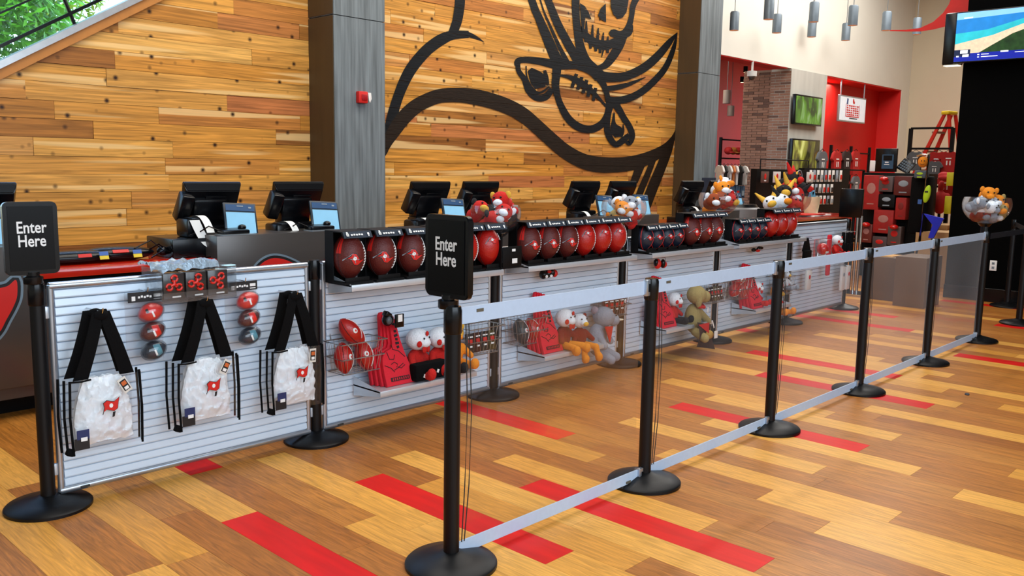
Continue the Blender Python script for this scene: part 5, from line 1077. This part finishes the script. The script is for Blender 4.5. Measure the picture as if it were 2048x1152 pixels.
scr('screen_shallows', [(0, .42), (.25, .38), (.55, .2), (1, .02), (1, 1), (0, .9)], em('turquoise', '#25a7b4', .2), 3)
scr('screen_beach', [(0, .64), (.3, .5), (.55, .3), (.8, .08), (1, .0), (1, 1), (0, .9)], em('sand', '#cfb79b', .12, 30), 4)
scr('screen_trees', [(.2, .84), (.3, .7), (.45, .5), (.6, .38), (1, .1), (1, 1), (.2, .9)], em('trees', '#1c3a16', .5, 14, .5), 5)
scr('screen_banner', [(0, .84), (1, .84), (1, 1), (0, 1)], em('banner', '#0c1a8c', .1), 6)
scr('screen_logo', [(.0, .76), (.13, .76), (.13, .9), (.0, .9)], em('navy', '#101a3a', .1), 7)
mb = MB().m(em('white', '#e8ecf4', .02, 6, .9))
def tb(u, v, du, dv): mb.prism([(TX - .0035, ya - a1 * W_, ztop - b1 * H_) for a1, b1 in ((u, v), (u + du, v), (u + du, v + dv), (u, v + dv))], (.0006, 0, 0))
for u, v, du, dv in [(.06, .1, .07, .025), (.05, .77, .06, .07), (.07, .86, .05, .05), (.19, .87, .015, .02), (.22, .87, .06, .015), (.19, .92, .015, .02), (.22, .92, .13, .015), (.37, .83, .06, .03), (.48, .87, .1, .012), (.02, .88, .02, .03)]: tb(u, v, du, dv)
mb.build('screen_lettering', t, False)
p1 = atX(1896, 60, 11.45); t = thing('wall_speaker', 'slim black box with lit white underside behind the television', 'wall light', (0, 0, 0))
zt_ = atX(1898, 28, 11.2).z; zb_ = atX(1890, 132, 11.2).z; ys = atX(1889, 100, 11.2).y
MB().m(black).box((11.2, ys - .1, (zt_ + zb_) / 2), (.14, .2, zt_ - zb_), bev=.02).build('case', t); MB().m(mat('warm_lamp', '#fff0d0', .3, emit=2.5)).box((11.2, ys - .1, zb_ - .004), (.11, .16, .006)).build('lamp', t, False)

# ================================================================ SHOP BACKGROUND
def rack(loc, rz, W_, H_, label, dark=True, upr=3, rails=(1.0,)):
    t = thing('display_rack', label, 'display rack', loc, rz)
    for k in range(upr): MB().m(matte).box((-W_ / 2 + W_ * k / (upr - 1), 0, H_ / 2), (.05, .05, H_)).build('upright', t, False)
    for z in rails: MB().m(matte).box((0, 0, H_ * z), (W_, .03, .03)).build('rail', t, False)
    for s in (0, 1): MB().m(matte).box((-W_ / 2 + W_ * s, 0, .03), (.06, .5, .06)).build('foot', t, False)
    return t
def shirt(loc, rz, m_, label, s=1, grp=None, name='jersey', pr=None):
    t = thing(name, label, 'clothing', loc, rz, grp); P = [(-.1, 0), (-.2, -.04), (-.3, -.2), (-.24, -.26), (-.19, -.18), (-.2, -.62), (.2, -.62), (.19, -.18), (.24, -.26), (.3, -.2), (.2, -.04), (.1, 0), (.05, -.04), (-.05, -.04)]
    mb = MB().m(m_); mb.prism([(x, -.03, z) for x, z in P], (0, .07, 0)); bmesh.ops.bevel(mb.b, geom=mb.b.edges[:], offset=.012, segments=2, affect='EDGES'); mb.build('garment', t)
    MB().m(pr or white).box((0, -.034, -.2), (.16, .004, .03)).box((-.04, -.034, -.33), (.035, .004, .13)).box((.05, -.034, -.33), (.035, .004, .13)).build('number', t, False); MB().m(matte).tube([(-.12, 0, -.01), (0, 0, .05), (.12, 0, -.01)], .008).build('hanger', t); t.scale = (s,) * 3; return t
redj = mat('jersey_red', '#a8140f', .8); dkj = mat('jersey_dark', '#2a1614', .85); greyj = mat('jersey_grey', '#5a5c60', .85); whj = mat('jersey_white', '#cfcac4', .8)
GR = 'red jerseys in the alcove'
# alcove rack with jerseys
c = atY(1700, 330, 7.85); t = rack((c.x, 7.85, 0), 0, atY(1733, 300, 7.85).x - atY(1655, 300, 7.85).x, atY(1695, 292, 7.85).z, 'tall black rack with red jerseys in the red alcove', rails=(.93, .5))
for k, (x, m_) in enumerate(((1645, greyj), (1674, redj), (1694, dkj), (1712, redj))):
    p = atY(x, 302, 7.7); shirt((p.x, 7.7, p.z), .0, m_, '%s on the alcove rack' % ('grey jersey beside the pale column', 'red jersey below the hanging sign', 'dark jersey between two red ones', 'red jersey nearest the black screen')[k], .82, GR)
for k, x in enumerate((1650, 1668, 1690, 1712)):
    p = atY(x, 352, 7.5); shirt((p.x, 7.5, p.z), 0, (redj, dkj, redj, greyj)[k], '%s jersey on the lower alcove rail' % ORD[k], .7, 'jerseys on the lower alcove rail')
t = rack((atY(1690, 345, 7.5).x, 7.5, 0), 0, 1.9, atY(1690, 345, 7.5).z + .05, 'lower black rail of jerseys before the alcove', rails=(1.0,), upr=2)
# red room rack with caps
p = atY(1463, 300, 9.6); t = rack((p.x, 9.6, 0), 0, .9, p.z + .25, 'black rack of red goods inside the red room', rails=(.98, .8, .6), upr=2)
for k in range(4): pp = (p.x - .3 + .2 * k, 9.5, p.z - .02 - .0 * k); t = thing('baseball_cap', '%s red cap on the rack in the red room' % ORD[k], 'cap', pp, 0, 'red caps in the red room'); put('crown', blob([('e', (0, 0, 0), (.09, .09, .08)), ('e', (0, -.1, -.04), (.07, .07, .012))], (redj, mat('cap_gold', '#a8641e', .8))[k % 2], .01), t)
# low rack at the far pillar foot: folded shirts and packs
a_ = atY(1431, 330, 7.2); b_ = atY(1483, 330, 7.2); W_ = b_.x - a_.x; t = thing('gift_stand', 'stand of folded shirts and blue packs at the foot of the far pillar', 'display stand', ((a_.x + b_.x) / 2, 7.25, 0)); zt_ = a_.z
MB().m(mat('stand_blue', '#26354a', .5)).box((0, .08, zt_ / 2 - .1), (W_, .2, zt_ - .2)).build('back', t, False); MB().m(matte).box((0, 0, .9), (W_, .35, .03)).box((0, 0, .4), (W_, .35, .03)).build('shelf', t, False)
rr = random.Random(4)
for k in range(7):
    x = a_.x + W_ * (k + .5) / 7; m_ = (whj, mat('shirt_black', '#1a1614', .8), whj, mat('shirt_orange', '#b5652a', .8))[k % 4]
    shirt((x, 7.15, zt_ + .0), rr.uniform(.9, 1.4), m_, '%s shirt hanging on the gift stand by the far pillar' % ORD[k], .5, 'shirts on the gift stand', 'shirt', redprint)
for j in range(2):
    for k in range(5):
        x = a_.x + W_ * (k + .5) / 5; t2 = thing('gift_pack', '%s pack in the %s row of the gift stand' % (ORD[k], ('upper', 'lower')[j]), 'small pack', (x, 7.12, zt_ - .42 - .24 * j), 0, 'packs on the gift stand'); MB().m(mat('pack_blue', '#41546a', .5)).box((0, 0, 0), (W_ / 6.5, .03, .19), bev=.004).build('card', t2); MB().m((redprint, grey, black)[(k + j) % 3]).box((0, -.017, -.02), (W_ / 12, .01, .08)).build('content', t2, False)
# patch boards and hook display (two dark gondolas)
a_ = atY(1514, 338, 6.6); b_ = atY(1622, 334, 6.6); W_ = b_.x - a_.x; z1 = a_.z
t = thing('patch_board', 'black display with framed patches behind the red plush heap', 'display stand', (a_.x, 6.6, 0)); MB().m(matte).box((W_ / 2, .05, z1 / 2), (W_, .1, z1)).build('board', t, False); MB().m(matte).tube([(.1, 0, z1), (.1, 0, z1 + .15), (W_ - .1, 0, z1 + .15), (W_ - .1, 0, z1)], .01).build('top_frame', t)
for k in range(5):
    x = a_.x + W_ * (.08 + .21 * k); t2 = thing('framed_patch', '%s framed patch counted from the brick column' % ORD[k], 'framed patch', (x, 6.54, z1 - .12), 0, 'framed patches on the black display')
    if k == 3: MB().m(grey).tube([(.1 * math.cos(q_), 0, .11 * math.sin(q_)) for q_ in [i * PI / 8 for i in range(16)]], .008, 6, True).build('ring', t2); MB().m(mat('patch_brown', '#5b4238', .7)).ell((0, .01, 0), (.08, .008, .09)).build('patch', t2)
    else: MB().m((mat('patch_brown', '#5b4238', .7), whj, mat('patch_brown', '#5b4238', .7), grey, whj)[k]).box((0, 0, 0), (W_ * .13, .012, .17), bev=.003).build('patch', t2)
    mb = MB(); mb.m(redprint).ell((.0, -.008, .01), (.035, .004, .045)); mb.m(white).box((0, -.008, -.055), (.06, .004, .015)); mb.build('print', t2)
a_ = atY(1610, 336, 6.7); b_ = atY(1692, 334, 6.7); W_ = b_.x - a_.x; z1 = a_.z
t = thing('hook_display', 'tall black hook display with three rows of small packs', 'display stand', (a_.x, 6.7, 0)); MB().m(matte).box((W_ / 2 + .1, .06, z1 / 2), (W_ + .2, .1, z1)).build('board', t, False)
for j, (y, n, x0_, x1_) in enumerate(((352, 9, 1615, 1683), (377, 6, 1618, 1665), (400, 6, 1620, 1665))):
    for k in range(n):
        x = x0_ + (x1_ - x0_) * (k + .5) / n; p = atY(x, y, 6.62); t2 = thing('hook_pack', '%s small pack in the %s row of the hook display' % (ORD[k], ('top', 'middle', 'bottom')[j]), 'small pack', (p.x, 6.6, p.z), 0, 'packs on the hook display')
        MB().m((white, mat('pack_silver', '#9aa6b4', .4), white)[k % 3]).box((0, 0, .0), (.09, .01, .2 if j == 0 else .15), bev=.002).build('card', t2); MB().m((redprint, redprint, dkprint, grey)[(k + j) % 4]).box((0, -.01, -.02), (.055, .014, .08), bev=.004).build('content', t2)
# red kiosk: screen, keypad, jerseys, boxes
def kbox(x0_, y0_, x1_, y1_, X, d, m_, name, label, cat, grp=None, bev=.006, pr=None):
    """box whose front stands on the plane x = X, facing the shop entrance; local x runs to the right"""
    a1 = atX(x0_, y0_, X); b1 = atX(x1_, y1_, X); w1 = a1.y - b1.y; h1 = a1.z - b1.z; t = thing(name, label, cat, (X + d / 2, (a1.y + b1.y) / 2, (a1.z + b1.z) / 2), -PI / 2, grp)
    MB().m(m_).box((0, 0, 0), (w1, d, h1), bev=bev).build('body', t)
    if pr: MB().m(pr).ell((0, -d / 2 - .002, h1 * .12), (w1 * .26, .005, h1 * .16)).box((0, -d / 2 - .003, -h1 * .33), (w1 * .4, .004, .015)).build('print', t, False)
    return t
KX = 12.4
pale_ = mat('faded_print', '#a8736a', .6)
kbox(1727, 345, 1826, 600, KX + .25, .6, matte, 'sales_kiosk', 'tall black sales kiosk covered with red goods', 'kiosk')
t = kbox(1752, 297, 1791, 344, KX + .3, .05, black, 'kiosk_screen', 'black screen with blue window and white lines standing on the kiosk', 'computer screen')
mb = MB().m(em('kiosk', '#22384c', .2, 8, .5)); mb.box((.03, -.028, -.02), (.16, .004, .2)); mb.m(white).box((.02, -.032, -.03), (.05, .003, .016)).box((.02, -.032, -.06), (.07, .003, .01)); mb.m(matte).box((.03, -.032, .03), (.12, .003, .07)); mb.build('screen', t, False)
kbox(1740, 321, 1751, 343, KX + .3, .05, white, 'phone_handset', 'white wall phone beside the kiosk screen', 'phone')
t = thing('laptop', 'tilted dark laptop keyboard on the kiosk top', 'laptop', atX(1812, 332, KX + .4), -PI / 2); RL = RX(-.5) @ RY(.5); MB().m(black).box((0, 0, 0), (.2, .02, .18), RL, .005).build('body', t); mb = MB().m(mat('keys', '#4a5a6a', .4)); [mb.box(RL @ Vector((-.07 + .035 * i, -.012, -.06 + .035 * j)), (.026, .006, .022), RL) for i in range(5) for j in range(4)]; mb.build('keys', t, False)
for k, (x0_, y0_, x1_, y1_, m_, lb, pr) in enumerate(((1728, 350, 1756, 420, mat('towel_red', '#9c1510', .7, var=.2), 'red folded towel with white print at the kiosk edge', pale_), (1758, 352, 1784, 384, mat('grey_cap', '#5a4a48', .6), 'clear box with red and grey caps on the kiosk', redprint), (1789, 352, 1824, 392, mat('maroon_box', '#5b1a14', .6), 'maroon box with round grey emblem on the kiosk', grey), (1748, 419, 1784, 468, mat('towel_red', '#9c1510', .7, var=.2), 'red striped box low on the kiosk', pale_), (1792, 395, 1810, 440, mat('towel_red', '#9c1510', .7, var=.2), 'red pennant-shaped pack on the kiosk', mat('pennant_line', '#7a1a14', .6)),
        (1757, 388, 1788, 416, matte, 'black box in the middle of the kiosk', grey), (1722, 448, 1742, 486, mat('jar', '#6b2a22', .4), 'jar with red lid low beside the kiosk', pale_), (1776, 452, 1800, 492, mat('jar2', '#5a4a46', .4), 'wide jar with red lid low on the kiosk', redprint), (1745, 472, 1772, 502, mat('stripe_box', '#4a3a3a', .5), 'striped carton below the red box', redprint))):
    kbox(x0_, y0_, x1_, y1_, KX + .08 - .002 * k, .14, m_, 'kiosk_goods', lb, 'merchandise', 'goods on the red kiosk', .01, pr)
for k, (x, y) in enumerate(((1768, 358), (1732, 449), (1788, 454))):
    p = atX(x, y, KX + .02); t = thing('baseball_cap', 'glossy red cap %s' % ('in the clear box on the kiosk', 'on the jar beside the kiosk', 'on the wide jar of the kiosk')[k], 'cap', p); put('crown', blob([('e', (0, 0, 0), (.06, .06, .035))], MATS['glossy_red'], .008), t)
# tall black garment stand, plush head, slipper
t = kbox(1822, 352, 1850, 470, KX - .2, .25, cloth, 'garment_bag', 'tall black garment hanging beside the kiosk with small sticker', 'clothing', None, .03); MB().m(mat('sticker_blue', '#3b63a8', .5)).box((.02, -.128, .05), (.05, .004, .06)).build('sticker', t, False)
p = atX(1846, 324, KX - .3); t = thing('plush_basketball', 'round orange smiling plush head above the black garment', 'plush toy', p); t.rotation_euler.z = -PI / 2; put('head', blob([('e', (0, 0, 0), (.065, .062, .075))], ofur, .01), t); put('hair', blob([('e', (-.03, .025, .02), (.06, .05, .065))], fur('brown', '#3a2218'), .01), t); eyes(t, [(-.0, -.06, .015), (.035, -.058, .015)], .008); MB().m(kfur).tube([(-.01, -.064, -.025), (.015, -.068, -.035), (.04, -.06, -.025)], .003).build('mouth', t)
t = kbox(1828, 341, 1851, 357, KX - .3, .15, mat('grey_shirt', '#4a535c', .8), 'neon_shirt_pile', 'grey and neon pile below the orange plush head', 'clothing', None, .02, mat('neon', '#a8c81e', .6))
p = atX(1854, 388, KX - .35); t = thing('neon_slipper', 'lime green slipper hanging on the silver pole', 'slipper', p, -PI / 2); put('slipper', blob([('e', (0, 0, 0), (.045, .03, .12), RY(.15))], mat('neon_yellow', '#b6dc1a', .6), .008), t); MB().m(dkprint).box((0, -.03, .03), (.04, .01, .02)).build('strap', t, False)
a1 = atX(1858, 309, KX - .3); t = thing('silver_pole', 'slim silver sign pole with hook top beside the neon slipper', 'pole', (a1.x, a1.y, 0), -PI / 2); MB().m(chrome).tube([(-.15, 0, a1.z - .02), (-.1, 0, a1.z), (0, 0, a1.z), (-.03, 0, .6), (-.12, 0, .05)], .016).build('pole', t); MB().m(chrome).box((-.12, 0, .02), (.3, .3, .03)).build('foot', t, False)
# blue cone pennant, tan cartons
t = thing('blue_pennant', 'bright blue triangular pennant hanging low before the tan cartons', 'pennant', atX(1868, 450, KX - .4), -PI / 2); MB().m(mat('cobalt', '#1626c8', .6)).prism([(-.14, 0, .14), (.11, 0, .09), (.0, 0, -.18), (-.06, 0, -.17), (-.02, 0, 0)], (0, .03, 0)).build('pennant', t)
tan = mat('carton_tan', '#b08a5c', .8); 
for k, (x0_, y0_, x1_, y1_, Y) in enumerate(((1832, 462, 1900, 600, 12.2), (1846, 448, 1895, 461, 12.75), (1738, 512, 1788, 612, 10.4), (1792, 512, 1846, 622, 10.1))):
    kbox(x0_, y0_, x1_, y1_, Y, .5, tan if k < 2 else mat('display_wood', '#5e4026', .6), 'carton' if k < 2 else 'display_table', ('tan open carton beside the kiosk', 'tan carton behind the blue pennant', 'low brown display cube under the kiosk', 'low brown display cube nearer the black wall')[k], 'box' if k < 2 else 'table', None, .004)
t = thing('paper_sheet', 'sheet of orange-tan paper on the low display cube', 'paper', atX(1775, 511, 10.6)); MB().m(mat('tan_paper', '#d09a50', .7)).box((0, -.02, 0), (.3, .2, .012)).build('sheet', t, False)
# right rack with ladder
RXx = 13.6
def rx(x, y, o=0): return atX(x, y, RXx + o)
a1 = rx(1819, 300, .3); b1 = rx(1903, 300, .3); t = rack((RXx + .3, (a1.y + b1.y) / 2, 0), -PI / 2, a1.y - b1.y, rx(1822, 257, .3).z, 'black clothing rack with red goods before the beige wall', upr=2, rails=(1.0, .86, .6))
for k, (x, y, m_, s) in enumerate(((1876, 303, redj, .55), (1899, 303, redj, .5), (1870, 322, greyj, .4), (1893, 352, redj, .5), (1832, 303, greyj, .45))):
    p = rx(x, y, .2 - .06 * k); shirt((p.x, p.y, p.z), -PI / 2, m_, '%s on the rack behind the ladder' % ('upper red jersey in the middle', 'upper red jersey near the black wall', 'grey cap-like shirt', 'lower red jersey near the black wall', 'grey jersey at the free end')[k], s, 'jerseys on the ladder rack')
p = rx(1888, 352, -.2); t = thing('baseball_cap', 'red cap with grey mesh hanging near the black wall', 'cap', p, -PI / 2); put('crown', blob([('e', (0, 0, 0), (.09, .06, .06)), ('e', (.02, -.05, -.03), (.09, .03, .04))], redj, .01), t)
p = rx(1880, 405, -.1); t = thing('red_mannequin', 'red torso mannequin in red shirt low behind the ladder', 'mannequin', (p.x, p.y, 0), -PI / 2); zc = p.z; put('torso', blob([('e', (0, 0, zc), (.11, .08, .17)), ('c', (-.09, 0, zc + .1), (-.15, -.03, zc - .06), .04, .035), ('c', (.09, 0, zc + .1), (.15, -.03, zc - .06), .04, .035), ('e', (0, 0, zc + .24), (.045, .045, .08))], redj, .015), t); MB().m(matte).cone((0, 0, 0), (0, 0, zc), .02, .02).lathe([(.18, 0), (.18, .02), (0, .03)]).build('stand', t)
kbox(1894, 345, 1905, 372, RXx - .3, .05, mat('yellow_tag', '#d8cc1e', .6), 'yellow_banner', 'upper yellow banner strip beside the black wall edge', 'banner', 'yellow strips'); kbox(1890, 392, 1900, 428, RXx - .3, .05, mat('yellow_tag', '#d8cc1e', .6), 'yellow_banner', 'lower yellow banner strip beside the black wall edge', 'banner', 'yellow strips')
# ladder: rails spread across the view (local x to the right)
LX = 14.6
ap = atX(1899, 226, LX); t = thing('step_ladder', 'tall red step ladder with yellow top cap before the beige wall', 'ladder', (LX, ap.y, 0), -PI / 2 - .25); ladr = mat('ladder_red', '#c4200f', .4); H_ = ap.z
MB().m(mat('ladder_yellow', '#dfc21a', .5)).box((0, 0, H_), (.13, .24, .055), bev=.012).build('top_cap', t)
for s in (-1, 1):
    MB().m(ladr).prism([(-.06, s * .09, H_ - .03), (-.01, s * .09, H_ - .03), (-1.0, s * .26, 0), (-1.09, s * .26, 0)], (0, .03, 0)).build('front_rail', t, False)
    MB().m(ladr).prism([(.015, s * .085, H_ - .03), (.06, s * .085, H_ - .03), (.5, s * .24, 0), (.43, s * .24, 0)], (0, .03, 0)).build('rear_rail', t, False)
for k in range(1, 8):
    f = k / 8.2; MB().m(mat('ladder_step', '#8a7468', .5, .3)).box((-.04 - 1.0 * f, .01, H_ * (1 - f)), (.08, .18 + .34 * f, .03)).build('step', t, False)
# dark monitor back and silver poles by the far end
t = kbox(1681, 377, 1722, 436, 10.6, .05, black, 'notice_screen', 'black framed screen on a post beyond the last slat panel', 'computer screen'); 
mb = MB()
for k, x in enumerate((1701, 1709, 1717)):
    p = atX(x, 500, 10.6); mb.m(chrome if k else matte).tube([(t.location.y - p.y, 0, -t.location.z), (t.location.y - p.y, 0, -.15)], .018, 10)
mb.build('post', t); MB().m(chrome).box((.1, 0, -t.location.z + .012), (.6, .35, .024)).build('foot', t, False)
# counter end goods
p = atY(1628, 428, 5.65); t = thing('cream_cup', 'cream tapered cup holding blue paper on the red counter end', 'cup', (p.x, 5.7, .85)); MB().m(mat('cream', '#d9cda6', .5)).lathe([(.09, 0), (.13, .27), (.12, .27), (.085, .01), (0, .01)], n=24).build('cup', t); MB().m(mat('pale_blue', '#5aa0cc', .6)).box((-.03, 0, .3), (.1, .02, .14), RY(.5)).box((.05, 0, .29), (.08, .02, .12), RY(-.4)).build('paper', t, False)
t = thing('open_booklet', 'open red and white booklets lying on the red counter end', 'booklet', (12.2, 5.65, .85)); MB().m(white).box((0, 0, .012), (.7, .35, .02), RZ(.1)).build('pages', t, False); MB().m(redprint).box((-.2, -.03, .03), (.5, .3, .012), RZ(-.1)).build('cover', t, False)
t = thing('grey_round_case', 'rounded grey case with black lid between the orange and red plush heaps', 'case', (0, 0, 0)); p = atY(1486, 430, 5.45); t.location = (p.x + .12, 5.62, .85)
MB().m(mat('case_grey', '#6f6c6c', .4)).lathe([(.3, 0), (.3, .16), (.28, .18), (0, .18)], n=40).build('case', t); MB().m(black).lathe([(.27, .18), (.25, .215), (0, .22)], n=40).build('lid', t)

t = thing('bottle_cap', 'tiny dark grey scrap lying alone on the open floor right of the queue posts', 'scrap', (6.35, 1.28, 0)); p = ray(1934, 790); p = CO + p * (-1.5 / p.z); t.location = (p.x, p.y, 0); MB().m(mat('scrap_grey', '#3a3d42', .4)).lathe([(.014, 0), (.016, .006), (.012, .012), (0, .013)], n=14).build('cap', t)

# lettering, wires and other pieces too small to pick apart singly
for o in bpy.data.objects:
    if o.parent and o.type == 'MESH' and o.name.split('.')[0] in ('print', 'letters', 'screen_lettering', 'slot_notches', 'side_lettering', 'finger_lettering', 'wires', 'keys', 'card_print', 'hand_lines'):
        o['kind'] = 'stuff'
